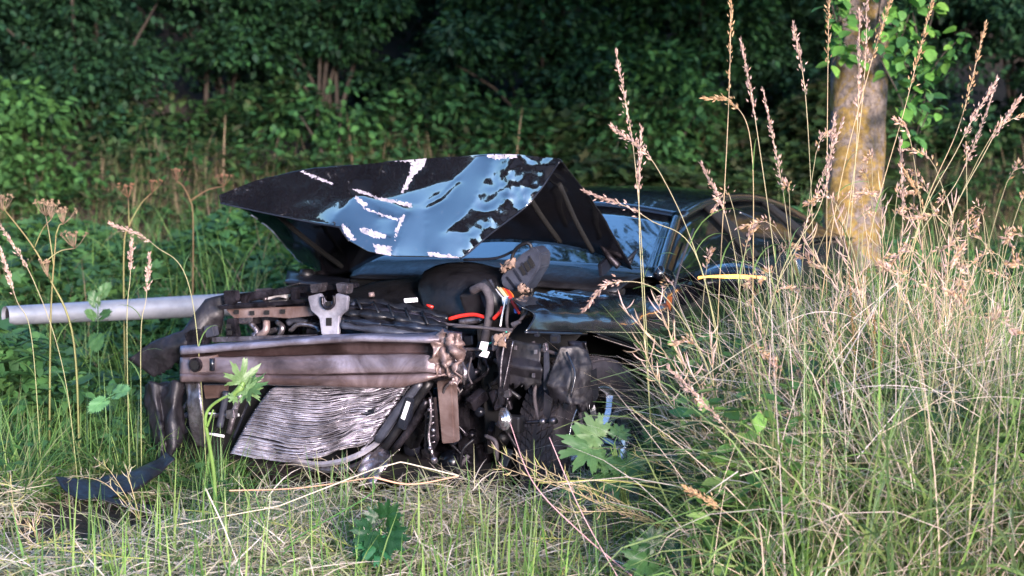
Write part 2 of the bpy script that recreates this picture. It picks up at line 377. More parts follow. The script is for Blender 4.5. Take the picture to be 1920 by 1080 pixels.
# ------------------------------------------------------------------ woodland edge behind
def cloud_leaves(centres, radii, per, size, cols, tv=SMALL_V, tf=SMALL_F, shell=.55, droop=.35):
    n = len(centres)*per; c = np.repeat(centres, per, 0); r = np.repeat(radii, per, 0)
    d = rng.normal(size=(n, 3)); d /= np.linalg.norm(d, axis=1, keepdims=True)
    rad = shell+(1-shell)*rng.random((n, 1)); rad[rng.random(n) < .12] *= 1.25
    pos = c+d*r*rad; dirn = d*np.array([1, 1, .35])+rng.normal(size=(n, 3))*.45; dirn[:, 2] -= droop
    R = rot_from(dirn, rng.uniform(-.9, .9, n))
    return scatter_geo(tv, tf, pos, R, rng.uniform(.7, 1.25, n)*size, cols(n))
def shrub(x, y, w, h, label, cols, nclump=60, per=300, size=.085, fwd=0.6, group='shrubs of the dark wood edge', front=.45):
    z0 = float(gh(x, y)); root = empty('shrub', (x, y, z0), label=label, cat='shrub', group=group)
    cs = []
    for i in range(nclump):
        t = random.random(); a = random.gauss(0, .5)
        cs.append([a*w, random.uniform(-.9, .5)*w*.6-fwd*t*random.random(), .1+t*h])
    cs = np.array(cs); cs[:, 2] += gh(x+cs[:, 0], y+cs[:, 1])-z0
    rd = np.stack([rng.uniform(.18, .62, nclump), rng.uniform(.25, .5, nclump), rng.uniform(.10, .30, nclump)], 1)
    k = int(nclump*front); B = Batch()
    o = np.argsort(cs[:, 1]); cs = cs[o]; rd = rd[o]
    B.add(cloud_leaves(cs[:k], rd[:k], per, size, cols, LEAF_V, LEAF_F)); B.add(cloud_leaves(cs[k:], rd[k:], per, size, cols))
    B.build('foliage', M['darkleaf'], root, kind='stuff')
    bm_ = MB()
    for i in range(0, nclump, 7):
        p = cs[i]; b0 = np.array([random.uniform(-.15, .15), random.uniform(-.1, .1), -.05]); mid = (b0+p)/2+np.array([0, .1, .15*h*.3])
        v, f = tube_geo(catmull([b0, mid, p], 6), np.linspace(.028, .006, 6), 5); bm_.add(v, f)
    bm_.build('branches', M['wood'], root)
    return root
cg = lambda base, j=.3: (lambda n: tints(n, base, j))
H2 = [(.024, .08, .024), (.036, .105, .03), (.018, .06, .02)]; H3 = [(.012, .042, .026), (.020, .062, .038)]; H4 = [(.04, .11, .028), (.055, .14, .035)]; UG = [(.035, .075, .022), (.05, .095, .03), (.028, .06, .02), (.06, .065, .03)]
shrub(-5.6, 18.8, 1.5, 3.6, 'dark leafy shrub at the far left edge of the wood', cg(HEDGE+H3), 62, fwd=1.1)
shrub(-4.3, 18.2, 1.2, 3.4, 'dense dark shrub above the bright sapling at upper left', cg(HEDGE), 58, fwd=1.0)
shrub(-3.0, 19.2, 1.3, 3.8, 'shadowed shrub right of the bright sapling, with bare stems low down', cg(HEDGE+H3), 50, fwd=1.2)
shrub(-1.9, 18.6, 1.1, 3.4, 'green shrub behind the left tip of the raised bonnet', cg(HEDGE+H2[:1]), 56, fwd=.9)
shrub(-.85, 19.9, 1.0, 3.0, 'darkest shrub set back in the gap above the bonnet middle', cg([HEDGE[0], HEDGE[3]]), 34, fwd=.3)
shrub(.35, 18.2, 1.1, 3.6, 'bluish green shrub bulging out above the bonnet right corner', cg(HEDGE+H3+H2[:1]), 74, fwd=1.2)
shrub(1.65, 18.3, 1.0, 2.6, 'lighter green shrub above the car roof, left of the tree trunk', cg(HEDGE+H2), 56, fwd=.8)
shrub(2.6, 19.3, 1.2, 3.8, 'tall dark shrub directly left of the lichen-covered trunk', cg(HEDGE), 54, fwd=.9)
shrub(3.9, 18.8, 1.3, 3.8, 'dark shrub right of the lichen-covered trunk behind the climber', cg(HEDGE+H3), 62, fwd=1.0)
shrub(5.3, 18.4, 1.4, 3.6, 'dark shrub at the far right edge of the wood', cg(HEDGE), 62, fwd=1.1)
# lower, brighter saplings and undergrowth in front of the wood edge
shrub(-4.35, 16.4, .40, .95, 'bright green sapling with pale leaves at upper left', cg(H4), 16, 70, .10, .1, 'saplings before the wood', 1)
shrub(-1.7, 16.9, .4, .7, 'small bright green sapling above the left part of the bonnet', cg(H4+H2), 9, 70, .09, .1, 'saplings before the wood', 1)
shrub(1.35, 16.6, .55, 1.25, 'slender light green sapling left of centre-right, reaching above the car roof', cg(H4+H2), 18, 75, .09, .1, 'saplings before the wood', 1)
shrub(-.3, 17.0, .7, .5, 'low light green bramble patch above the bonnet crest', cg(H2), 12, 80, .09, .1, 'saplings before the wood', 1)
# dense mass further in, up the wooded slope
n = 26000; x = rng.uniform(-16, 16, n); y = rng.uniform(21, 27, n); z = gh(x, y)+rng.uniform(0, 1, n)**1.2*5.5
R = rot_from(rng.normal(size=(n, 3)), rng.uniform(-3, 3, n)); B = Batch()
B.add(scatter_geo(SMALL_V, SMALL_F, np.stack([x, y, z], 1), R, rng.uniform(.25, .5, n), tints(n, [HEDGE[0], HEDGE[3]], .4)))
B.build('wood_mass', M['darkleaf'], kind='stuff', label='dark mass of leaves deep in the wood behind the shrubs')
# thin trunks standing in the wood
for i, (x, y, r, lb) in enumerate([(-4.9, 19.8, .05, 'thin dark trunk in the wood at the far left'), (-3.25, 18.9, .028, 'thin brown sapling stem above the left verge, below the dark shrubs'), (-2.0, 18.3, .02, 'thin brown stem rising left of the bonnet crest'),
                                  (-.6, 20.4, .06, 'dark trunk in the deep gap above the bonnet'), (1.9, 18.2, .018, 'thin reddish stem above the car roof left of the big trunk'), (4.7, 19.8, .06, 'dark trunk in the wood right of the climber')]):
    z0 = float(gh(x, y)); root = empty('young_tree', (x, y, z0), label=lb, cat='tree', group='thin trunks at the wood edge')
    tube('trunk', [(0, 0, -.1), (.05, 0, 1.2), (-.03, .05, 2.6), (.08, .1, 4.6)], [r, r*.8, r*.5], M['wood'], root, 7)
    B = Batch(); cs = np.array([[random.gauss(0, .5), random.gauss(0, .4), 3.2+random.random()*1.8] for _ in range(14)])
    B.add(cloud_leaves(cs, np.full((14, 3), .4), 90, .09, cg(HEDGE))); B.build('crown', M['darkleaf'], root, kind='stuff')
# trees on the photographer's side: they show as dark reflections in the paint
n = 22000; a = rng.uniform(-1.2, 2.1, n)+math.pi; r = rng.uniform(24, 30, n); x = np.sin(a)*r; y = np.cos(a)*r+4
z = gh(x, y)+rng.random(n)*np.interp(a, [2.9, 3.15], [.3, 1])*(5.4+1.4*np.sin(a*9)+.8*np.sin(a*23)+np.interp(a, [4.2, 4.6], [0, 5])); R = rot_from(rng.normal(size=(n, 3)), rng.uniform(-3, 3, n)); B = Batch()
B.add(scatter_geo(SMALL_V, SMALL_F, np.stack([x, y, z], 1), R, rng.uniform(.6, 1.2, n), tints(n, [HEDGE[0], HEDGE[3]], .4)))
B.build('opposite_wood', M['darkleaf'], kind='stuff', label='belt of trees on the far side of the road behind the viewer')

# ------------------------------------------------------------------ the roadside tree
TX, TY = 2.12, 11.0; tz = float(gh(TX, TY))
tree = empty('roadside_tree', (TX, TY, tz), label='upright tree trunk crusted with yellow lichen, behind the car at right', cat='tree')
path = np.array([(-.03, 0, -.15), (-.03, 0, .1), (-.02, 0, .6), (0, 0, 1.4), (.03, 0, 2.2), (.06, .05, 3.4), (.0, .1, 5.2), (.1, .1, 7.5)])
P = catmull(path, 90); Rr = np.interp(P[:, 2], [-.15, .1, .6, 1.4, 2.4, 7.5], [.26, .22, .175, .168, .160, .06])
v, f = tube_geo(P, Rr, 40)
for i in range(len(v)):
    if i//40 < 90:
        c = P[i//40]; d = v[i]-c; k = fbm((v[i][0]*4, v[i][1]*4, v[i][2]*1.3), 1, 4)*.12+mn.noise(Vector((v[i][0]*26, v[i][1]*26, v[i][2]*7)))*.07+abs(mn.noise(Vector((v[i][0]*55, v[i][1]*55, v[i][2]*20))))*.06
        v[i] = c+d*(1+k)
MB().add(v, f).build('trunk', M['bark'], tree, True)
mb = MB(); tips = []
for i in range(16):
    a = random.uniform(0, 6.28); h = random.uniform(3.0, 6.5); L = random.uniform(1.2, 3.0); p0 = np.array([0, .1, h])
    p1 = p0+np.array([math.cos(a)*L*.5, math.sin(a)*L*.5, .5]); p2 = p0+np.array([math.cos(a)*L, math.sin(a)*L, .8+random.random()])
    v, f = tube_geo(catmull([p0, p1, p2], 8), np.linspace(.05, .012, 8), 6); mb.add(v, f); tips += [p1, p2, (p1+p2)/2]
mb.build('limbs', M['wood'], tree)
tips = np.array(tips); tips = np.vstack([tips, tips+rng.normal(size=tips.shape)*.5, tips+rng.normal(size=tips.shape)*.6])
tips = tips[tips[:, 2] > 2.6]
B = Batch(); B.add(cloud_leaves(tips, np.full((len(tips), 3), .5)*[1, 1, .6], 190, .10, cg(H2+HEDGE), LEAF_V, LEAF_F)); B.build('crown', M['darkleaf'], tree, kind='stuff')
# the next tree of the row stands left of the viewer, out of the frame; its crown hangs over the car
t2 = empty('roadside_tree', (-5.2, 5.6, float(gh(-5.2, 5.6))), label='next tree of the roadside row, outside the left edge', cat='tree')
tube('trunk', [(0, 0, -.1), (.05, 0, 2), (.2, .1, 5), (.5, .2, 8)], [.2, .16, .12, .05], M['bark'], t2, 16)
mb = MB(); cs = []
for i in range(12):
    a = random.uniform(-.9, 1.3); h = random.uniform(3.8, 6.8); L = random.uniform(1.6, 3.6); p0 = np.array([.15, .1, h]); p2 = p0+np.array([math.cos(a)*L, math.sin(a)*L, .6]); v, f = tube_geo(catmull([p0, (p0+p2)/2+np.array([0, 0, .3]), p2], 8), np.linspace(.05, .012, 8), 6); mb.add(v, f)
    cs += [p2+rng.normal(size=3)*.5 for q in range(5)]+[(p0+p2)/2+rng.normal(size=3)*.4 for q in range(3)]
mb.build('limbs', M['wood'], t2); B = Batch(); B.add(cloud_leaves(np.array(cs), np.full((len(cs), 3), .45), 110, .11, cg(H2+HEDGE))); B.build('crown', M['darkleaf'], t2, kind='stuff')
shade_tree = empty('roadside_tree', (6.2, 7.4, float(gh(6.2, 7.4))), label='added unseen tree outside the right edge, its crown shading the wood edge', cat='tree')  # added out of frame: wide crown keeps the low sun off the hedge
tube('trunk', [(0, 0, -.1), (-.05, 0, 2), (-.2, .1, 5), (-.3, .2, 8)], [.22, .17, .12, .05], M['bark'], shade_tree, 16)
mb = MB(); cs = []
for i in range(24):
    a = random.uniform(2.2, 4.2) if i % 3 else random.uniform(0, 6.28); h = random.uniform(3.3, 6.6); L = random.uniform(1.6, 6.2); p0 = np.array([-.15, .1, h]); p2 = p0+np.array([math.cos(a)*L, math.sin(a)*L*.45, random.uniform(.0, .5)]); v, f = tube_geo(catmull([p0, (p0+p2)/2+np.array([0, 0, .3]), p2], 8), np.linspace(.05, .012, 8), 6); mb.add(v, f)
    cs += [p0+(p2-p0)*q+rng.normal(size=3)*[.5, .5, .3] for q in (.4, .6, .75, .9, 1, 1)]
cs = np.array(cs); cs[:, 2] = np.maximum(cs[:, 2], 3.55); mb.build('limbs', M['wood'], shade_tree); B = Batch(); B.add(cloud_leaves(cs, np.full((len(cs), 3), .5)*[1, 1, .7], 150, .12, cg(H2+HEDGE))); B.build('crown', M['darkleaf'], shade_tree, kind='stuff')
# climber with round leaves, every leaf its own object
leafme = None
def leaf_mesh(name, V_, F_, col, bend=.15):
    me = bpy.data.meshes.new(name); v = V_.copy(); v[:, 2] -= bend*v[:, 1]**2; me.from_pydata(v.tolist(), [], F_.tolist()); setcol(me, np.tile(col, (len(v), 1))); me.materials.append(M['leaf'])
    for p in me.polygons: p.use_smooth = True
    return me
rounds = [leaf_mesh('leaf', ROUND_V, ROUND_F, c) for c in [(.11, .28, .05), (.08, .22, .05), (.17, .36, .07), (.04, .13, .04)]]
climber = empty('climbing_plant', (TX, TY-.2, tz), label='climber with round bright green leaves hanging beside the upper trunk', cat='climber')
shoots = [[(1560, -30), (1580, 60), (1600, 120)], [(1665, -30), (1680, 60), (1700, 130)], [(1700, -30), (1722, 80), (1735, 170), (1712, 280)], [(1650, 0), (1645, 90), (1690, 190), (1700, 260)],
          [(1700, 200), (1735, 150), (1770, 100), (1812, 62)], [(1590, -30), (1578, 40), (1570, 90)], [(1720, -40), (1700, 40), (1676, 110)], [(1760, -40), (1740, 60), (1700, 150)], [(1700, 120), (1740, 190), (1725, 250)], [(1560, 10), (1575, 80), (1560, 120)]]
cnt = 0
for s_ in shoots:
    dd = random.uniform(10.55, 10.8); pts = [D(px, py, dd+random.uniform(-.1, .1))-np.array([TX, TY-.2, tz]) for px, py in s_]
    tube('shoot', pts, [.006, .003], M['wood'], climber, 5, 16); P = catmull(pts, 19)
    for i in range(19):
        for s2 in range(2):
            if cnt > 295 or random.random() < .2: continue
            d = np.array([random.gauss(0, .8), -.4-random.random()*.3, random.gauss(-.35, .5)]); R = rot_from(d[None], np.array([random.uniform(-.6, .6)]))[0]
            o = bpy.data.objects.new('leaf', rounds[random.choice([0, 0, 1, 1, 1, 2, 3, 3])]); COL.objects.link(o); o.parent = climber
            s3 = random.uniform(.055, .10); Mx = Matrix(R.tolist()).to_4x4(); Mx.translation = Vector(P[i]+rng.normal(size=3)*.035); o.matrix_local = Mx @ Matrix.Diagonal((s3, s3, s3, 1)); cnt += 1
P = [D(1716, 270, 10.6), D(1712, 400, 10.6), D(1700, 520, 10.6)]
tube('hanging_stem', [p-np.array([TX, TY-.2, tz]) for p in P], .005, M['wood'], climber, 5, 10)

# ------------------------------------------------------------------ verge plants between car and wood
def keep(pos, m): return pos[m]
B = Batch()                                                     # nettles and ground cover
def cover(n, x0, x1, y0, y1, hmax, size, cols, tv=LEAF_V, tf=LEAF_F, patch=1.):
    x, y = region(n, x0, x1, y0, y1); m = ~in_car(x, y, .05); x, y = x[m], y[m]
    hm = np.array([.55+.75*mn.noise(Vector((a*patch, b*patch, 3.3))) for a, b in zip(x, y)])
    hm = np.clip(hm, .15, 1.3); z = hm*hmax*(1-rng.random(len(x))**2.2*.9)
    pos = on_ground(x, y)+np.stack([0*x, 0*x, z], 1)
    d = rng.normal(size=(len(x), 3))*[1, 1, .35]; d[:, 2] -= .25
    B.add(scatter_geo(tv, tf, pos, rot_from(d, rng.uniform(-.5, .5, len(x))), rng.uniform(.6, 1.3, len(x))*size, cols(len(x))))
cover(22000, -4.6, .3, 8.3, 13.8, .62, .105, cg(NETTLE, .35)); cover(9000, -2.9, -.8, 7.6, 9.2, .34, .08, cg(NETTLE, .35)); cover(2600, -2.9, -1.75, 7.9, 8.5, 1.0, .08, cg(NETTLE, .35)); cover(1100, -2.75, -2.35, 7.9, 8.4, 1.05, .10, cg(NETTLE+GREEN[:1], .35), MAPLE_V, MAPLE_F)
cover(7000, -4.0, 0., 9., 13.6, .66, .11, cg(NETTLE+GREEN[:1], .3), MAPLE_V, MAPLE_F)
cover(9000, 1.9, 5.2, 9.5, 14.5, .55, .09, cg(NETTLE, .35)); cover(7000, -1, 4.2, 12.2, 14.6, .40, .08, cg(NETTLE, .35), MAPLE_V, MAPLE_F)
B.build('nettle_bed', M['leaf'], kind='stuff', label='dense nettles and ground cover left of and behind the car')
B = Batch()
cover(16000, -6, 6, 15.6, 18.6, .85, .10, cg(UG+H2, .35)); cover(10000, .2, 3.4, 15.2, 17.6, 1.0, .13, cg(UG, .35), MAPLE_V, MAPLE_F, .7)
B.build('bank_undergrowth', M['darkleaf'], kind='stuff', label='low green undergrowth on the bank below the wood')
B = Batch()                                                     # dull grasses on the bank
n = 9000; x, y = region(n, -6, 5.5, 14.9, 17.0); c1 = tints(n, [(.06, .09, .03), (.12, .10, .05), (.05, .10, .03), (.20, .15, .10)], .3)
dens = np.array([mn.noise(Vector((a*1.3, b*.9, 1))) for a, b in zip(x, y)]) > -.15
x, y, c1 = x[dens], y[dens], c1[dens]; n = len(x)
B.add(blades_geo(on_ground(x, y), rng.uniform(0, 6.28, n), rng.uniform(.18, .5, n), rng.uniform(.007, .016, n), rng.uniform(0, .4, n), rng.uniform(.3, 1.3, n), c1, 4))
n = 26; x, y = region(n, -3.6, 1.5, 15.2, 16.8); px = on_ground(x, y)   # pale reed-like heads
th = rng.uniform(0, .25, n); B.add(blades_geo(px, rng.uniform(0, 6.28, n), rng.uniform(.5, .9, n), rng.uniform(.012, .028, n), th, th+.15, tints(n, [(.26, .19, .12), (.20, .14, .09)], .25), 4))
n = 2500; x, y = region(n, -5, .5, 14.2, 15.6); B.add(blades_geo(on_ground(x, y), rng.uniform(0, 6.28, n), rng.uniform(.2, .55, n), rng.uniform(.005, .012, n), rng.uniform(.1, .8, n), rng.uniform(.8, 2.2, n), tints(n, [(.22, .10, .07), (.16, .09, .06), (.10, .06, .045)], .3), 4))
B.build('bank_grass', M['straw'], kind='stuff', label='dull green and brown grass along the ditch and bank')
B = Batch()
n = 9000; x, y = region(n, -4.6, 4.6, 8.4, 14); m = ~in_car(x, y, .05); x, y = x[m], y[m]; n = len(x)
B.add(blades_geo(on_ground(x, y), rng.uniform(0, 6.28, n), rng.uniform(.3, .8, n), rng.uniform(.004, .010, n), rng.uniform(0, .4, n), rng.uniform(.4, 1.6, n), tints(n, GREEN+NETTLE+[(.3, .22, .14)], .3), 5))
B.build('verge_grass', M['leaf'], kind='stuff', label='green grass growing between the nettles behind the car')

# ------------------------------------------------------------------ fallen lamp post
a_, b_ = D(10, 592, 8.6), D(430, 571, 9.4); e_ = a_+(b_-a_)*2.3
post = empty('fallen_lamp_post', tuple(a_), label='pale galvanised lamp post lying in the nettles left of the car', cat='lamp post')
k = 30; P = linear([a_-a_, e_-a_], k); v, f = tube_geo(P, np.linspace(.047, .078, k), 28, cap=False); MB().add(v, f).build('post', M['galv'], post, True)
d = (e_-a_)/np.linalg.norm(e_-a_)
v, f = tube_geo([d*.02, d*.035], [.0455, .0455], 28); MB().add(v, f).build('bore', M['dark'], post, False)

# ------------------------------------------------------------------ the wrecked car
car = empty('wrecked_car', tuple(ORG), math.atan2(FWD[1], FWD[0]), label='black crashed car with its front torn off and crumpled bonnet raised', cat='car')
A = lambda *q: [np.array(p, float) for p in q]
# --- body sides, roof, greenhouse (frame: u forward, v left, z up)
us = [-.55, -1.1, -1.8, -2.6, -3.3, -3.9, -4.12]; side_t = [.93, .94, .95, .96, .95, .90, .80]
def side_rows(s, u_list, tops):
    R = []
    for k, (vo, zf) in enumerate([(.78, .0), (.86, .18), (.885, .45), (.885, .70), (.87, .88), (.82, 1.0)]):
        R.append([np.array([u, s*vo*(1 if u > -3.7 else .96 if u > -4 else .86), .22+(t-.22)*zf]) for u, t in zip(u_list, tops)])
    return R
sheet('far_side_panel', side_rows(-1, [.1]+us, [.88]+side_t), M['paint'], car, 12, 30, .004, smooth=True)
sheet('front_door', side_rows(1, [-.62, -.9, -1.3, -1.66], [.93, .935, .94, .95]), M['paint'], car, 16, 18, .004, .004, 3, smooth=True)
sheet('rear_door', side_rows(1, [-1.67, -2.0, -2.3, -2.5], [.95, .955, .958, .96]), M['paint'], car, 16, 14, .004, smooth=True)
sheet('rear_wing', side_rows(1, [-2.51, -3.0, -3.5, -3.9, -4.12], [.96, .96, .94, .90, .80]), M['paint'], car, 16, 24, .004, smooth=True)
sheet('tail_panel', [A((-4.12, -.74, .8), (-4.14, 0, .84), (-4.12, .74, .8)), A((-4.2, -.74, .5), (-4.24, 0, .52), (-4.2, .74, .5)), A((-4.1, -.7, .25), (-4.14, 0, .25), (-4.1, .7, .25))], M['paint'], car, 6, 16, .004, smooth=True)
zt = [(-.70, .96, .80, .96), (-1.05, 1.10, .70, 1.07), (-1.42, 1.225, .60, 1.18), (-1.95, 1.275, .57, 1.23), (-2.6, 1.26, .56, 1.215), (-3.2, 1.16, .57, 1.12), (-3.75, .98, .62, .95), (-4.1, .83, .68, .81)]
def gh_pt(i, s): u, zc, vt, ze = zt[i]; w = abs(s); return np.array([u, s*vt, zc*(1-w**2.4)+ze*w**2.4])
S5 = [-1, -.5, 0, .5, 1]
ws, G = sheet('windscreen', [[gh_pt(i, s*.985)+np.array([0, 0, 0]) for s in S5] for i in (0, 1, 2)], M['glass'], car, 8, 24, .005, smooth=True)
sheet('roof', [[gh_pt(i, s)+np.array([0, 0, .004]) for s in S5] for i in (2, 3, 4, 5)], M['paint'], car, 14, 24, .004, smooth=True)
sheet('rear_window', [[gh_pt(i, s*.97) for s in S5] for i in (5, 6, 7)], M['glass'], car, 10, 16, .005, smooth=True)
for s in (1, -1):
    edge = [gh_pt(i, s*1.0) for i in range(len(zt))]
    tube('front_pillar' if s > 0 else 'far_pillar', [e+np.array([0, 0, .006]) for e in edge[:3]], .026, M['paint'], car, 8, 14)
    tube('roof_rail', [e+np.array([0, s*.008, -.002]) for e in edge[2:]], .026, M['paint'], car, 8, 26)
    top = [e+np.array([0, s*.012, -.02]) for e in edge]; belt = [np.array([e[0], s*.835, z_]) for e, z_ in zip(edge, [.925, .935, .945, .95, .955, .95, .92, .8])]
    def band(i0, i1, f0, f1):
        rr = []
        for w in (0, .5, 1):
            t_ = np.linspace(f0, f1, 5); rr.append([np.interp(t_, range(len(top)), [q[k2] for q in top]) for k2 in range(3)])
        T_ = np.array(rr[0]).T; Bq = np.array([np.interp(np.linspace(f0, f1, 5), range(len(belt)), [q[k2] for q in belt]) for k2 in range(3)]).T
        return [list(T_*(1-w)+Bq*w+np.array([0, s*.012*math.sin(w*3.14), 0])) for w in (0, .5, 1)]
    sheet('front_side_window', band(0, 0, .25, 2.75), M['side_glass'], car, 8, 14, .004, smooth=True)
    sheet('rear_side_window', band(0, 0, 2.95, 4.3), M['side_glass'], car, 8, 14, .004, smooth=True)
    sheet('quarter_window', band(0, 0, 4.45, 5.6), M['side_glass'], car, 8, 10, .004, smooth=True)
    for nm, f_ in (('centre_pillar', 2.85), ('rear_pillar', 4.38)):
        R_ = band(0, 0, f_-.12, f_+.12); sheet(nm, [[p+np.array([0, s*.004, 0]) for p in r] for r in R_], M['dark'], car, 6, 4, .02, smooth=True)
    Q = band(0, 0, 5.5, 7.0); sheet('rear_corner_panel', Q, M['paint'], car, 8, 10, .004, smooth=True)
# curved chrome-like edges of the doors
tube('window_trim', [V(1462, 560, .86), V(1450, 470, .80), V(1425, 420, .70), V(1385, 398, .63)], .010, M['bluegrey'], car, 6)
tube('door_seal', [V(1268, 640, .895), V(1262, 560, .89), V(1275, 500, .85), V(1300, 430, .72)], .006, M['rubber'], car, 6)
mb = MB(); v, f = box_geo((-1.9, .90, .80), (.19, .03, .03), bevel=.008); mb.add(v, f); mb.build('door_handle', M['paint'], car)
# interior
box('cabin_floor', (-2.4, 0, .24), (3.3, 1.5, .05), M['dark'], car); box('dashboard', (-1.0, 0, .80), (.45, 1.4, .22), M['plastic'], car, bevel=.05)
for sx in (.36, -.36):
    sheet('seat', [A((-1.95, sx-.2, 1.05), (-1.95, sx, 1.1), (-1.95, sx+.2, 1.05)), A((-1.85, sx-.24, .8), (-1.8, sx, .8), (-1.85, sx+.24, .8)), A((-1.75, sx-.25, .45), (-1.7, sx, .45), (-1.75, sx+.25, .45)), A((-1.35, sx-.25, .42), (-1.3, sx, .42), (-1.35, sx+.25, .42))], M['dark'], car, 10, 8, .12, smooth=True)
o = tube('steering_wheel', [(-1.32+.02*math.sin(t), .36+.17*math.cos(t), .88+.17*math.sin(t)) for t in np.linspace(0, 6.28, 13)], .014, M['plastic'], car, 6, 40)
# cowl and wipers
sheet('cowl_panel', [A((-.68, -.72, .955), (-.64, 0, 1.0), (-.68, .74, .955)), A((-.55, -.72, .945), (-.50, 0, .975), (-.52, .74, .95)), A((-.45, -.70, .90), (-.40, 0, .92), (-.40, .72, .91))], M['plastic'], car, 6, 30, .01, .004, 20)
for p0, p1 in (((1180, 500), (1290, 400)), ((1215, 478), (1262, 425))):
    a1, b1 = V(p0[0], p0[1], .60), V(p1[0], p1[1], .42); w_ = tube('wiper', [a1+np.array([0, 0, .02]), (a1+b1)/2+np.array([.02, 0, .035]), b1+np.array([0, 0, .02])], .007, M['plastic'], car, 5)
    tube('wiper_arm', [a1+np.array([.03, 0, .03]), (a1+b1)/2+np.array([.02, 0, .055])], .009, M['plastic'], w_, 5)
sheet('firewall', [A((-.5, -.72, .92), (-.5, .72, .92)), A((-.55, -.72, .25), (-.55, .72, .25))], M['dark'], car, 4, 6, .02)
sheet('underbody', [A((-.5, -.7, .24), (-.5, .7, .24)), A((.55, -.6, .20), (.55, .55, .20))], M['dark'], car, 6, 6, .02, .01)
# --- mirror
mir = sheet('wing_mirror', [[U(1300, 520, -1.08), U(1330, 500, -1.06), U(1380, 494, -1.06), U(1428, 504, -1.08), U(1440, 522, -1.10)], [U(1300, 524, -1.0), U(1330, 515, -.96), U(1380, 512, -.955), U(1428, 514, -.97), U(1442, 524, -1.05)],
            [U(1300, 530, -1.0), U(1330, 540, -.965), U(1380, 543, -.965), U(1425, 538, -.98), U(1440, 528, -1.05)], [U(1305, 534, -1.08), U(1335, 556, -1.07), U(1380, 560, -1.07), U(1420, 550, -1.08), U(1438, 530, -1.10)]], M['paint'], car, 12, 20, .012, smooth=True)[0]
sheet('mirror_glass', [[U(1305, 518, -1.11), U(1435, 515, -1.13)], [U(1308, 545, -1.11), U(1430, 545, -1.13)]], M['glass'], mir, 4, 6, .004)
tube('indicator_lamp', [U(1310, 521, -.962), U(1340, 519, -.945), U(1390, 519, -.940), U(1428, 521, -.958), U(1435, 523, -.99)], [.007, .010, .010, .010, .007], M['amber'], mir, 8, 24, label='lit amber indicator strip')
tube('mirror_foot', [U(1290, 548, -1.05), U(1320, 540, -1.05)], [.03, .02], M['plastic'], mir, 8, 6)
plate('side_reflector', [(1250, 556), (1260, 556), (1254, 596), (1246, 600)], -.62, .01, M['amber_glass'], car)
# --- left front wing
sheet('front_wing', [[V(960, 560, .68), V(1008, 549, .60), V(1080, 546, .60), V(1180, 538, .64), V(1262, 528, .74)],
                     [V(972, 575, .76), V(1020, 566, .74), V(1090, 562, .75), V(1180, 560, .79), V(1263, 560, .86)],
                     [V(1002, 590, .81), V(1035, 592, .83), V(1095, 592, .85), V(1180, 600, .88), V(1264, 610, .895)],
                     [V(983, 622, .80), V(1035, 624, .84), V(1110, 625, .875), V(1190, 652, .895), V(1266, 740, .89)]], M['paint'], car, 18, 44, .003, .012, 5, smooth=True)
sheet('wing_edge_strip', [[V(1120, 625, .885), V(1190, 652, .90), V(1230, 700, .90), V(1266, 760, .89)], [V(1120, 632, .86), V(1188, 662, .87), V(1226, 708, .87), V(1262, 765, .86)]], M['plastic'], car, 4, 24, .004)
tube('wing_lip', [V(985, 623, .81), V(1040, 625, .85), V(1100, 626, .88)], .005, M['bluegrey'], car, 5)
sheet('wheel_arch_liner', [[(-.5, .50, .25), (-.5, .5, .6), (-.25, .5, .82), (.1, .5, .85), (.3, .5, .72)], [(-.52, .86, .25), (-.5, .86, .6), (-.25, .86, .80), (.1, .82, .82), (.3, .78, .72)]], M['dark'], car, 6, 30, .004, .01)
sheet('inner_arch_wall', [A((-.6, .48, .9), (.45, .48, .85)), A((-.6, .48, .2), (.35, .48, .3))], M['dark'], car, 5, 8, .01, .02)
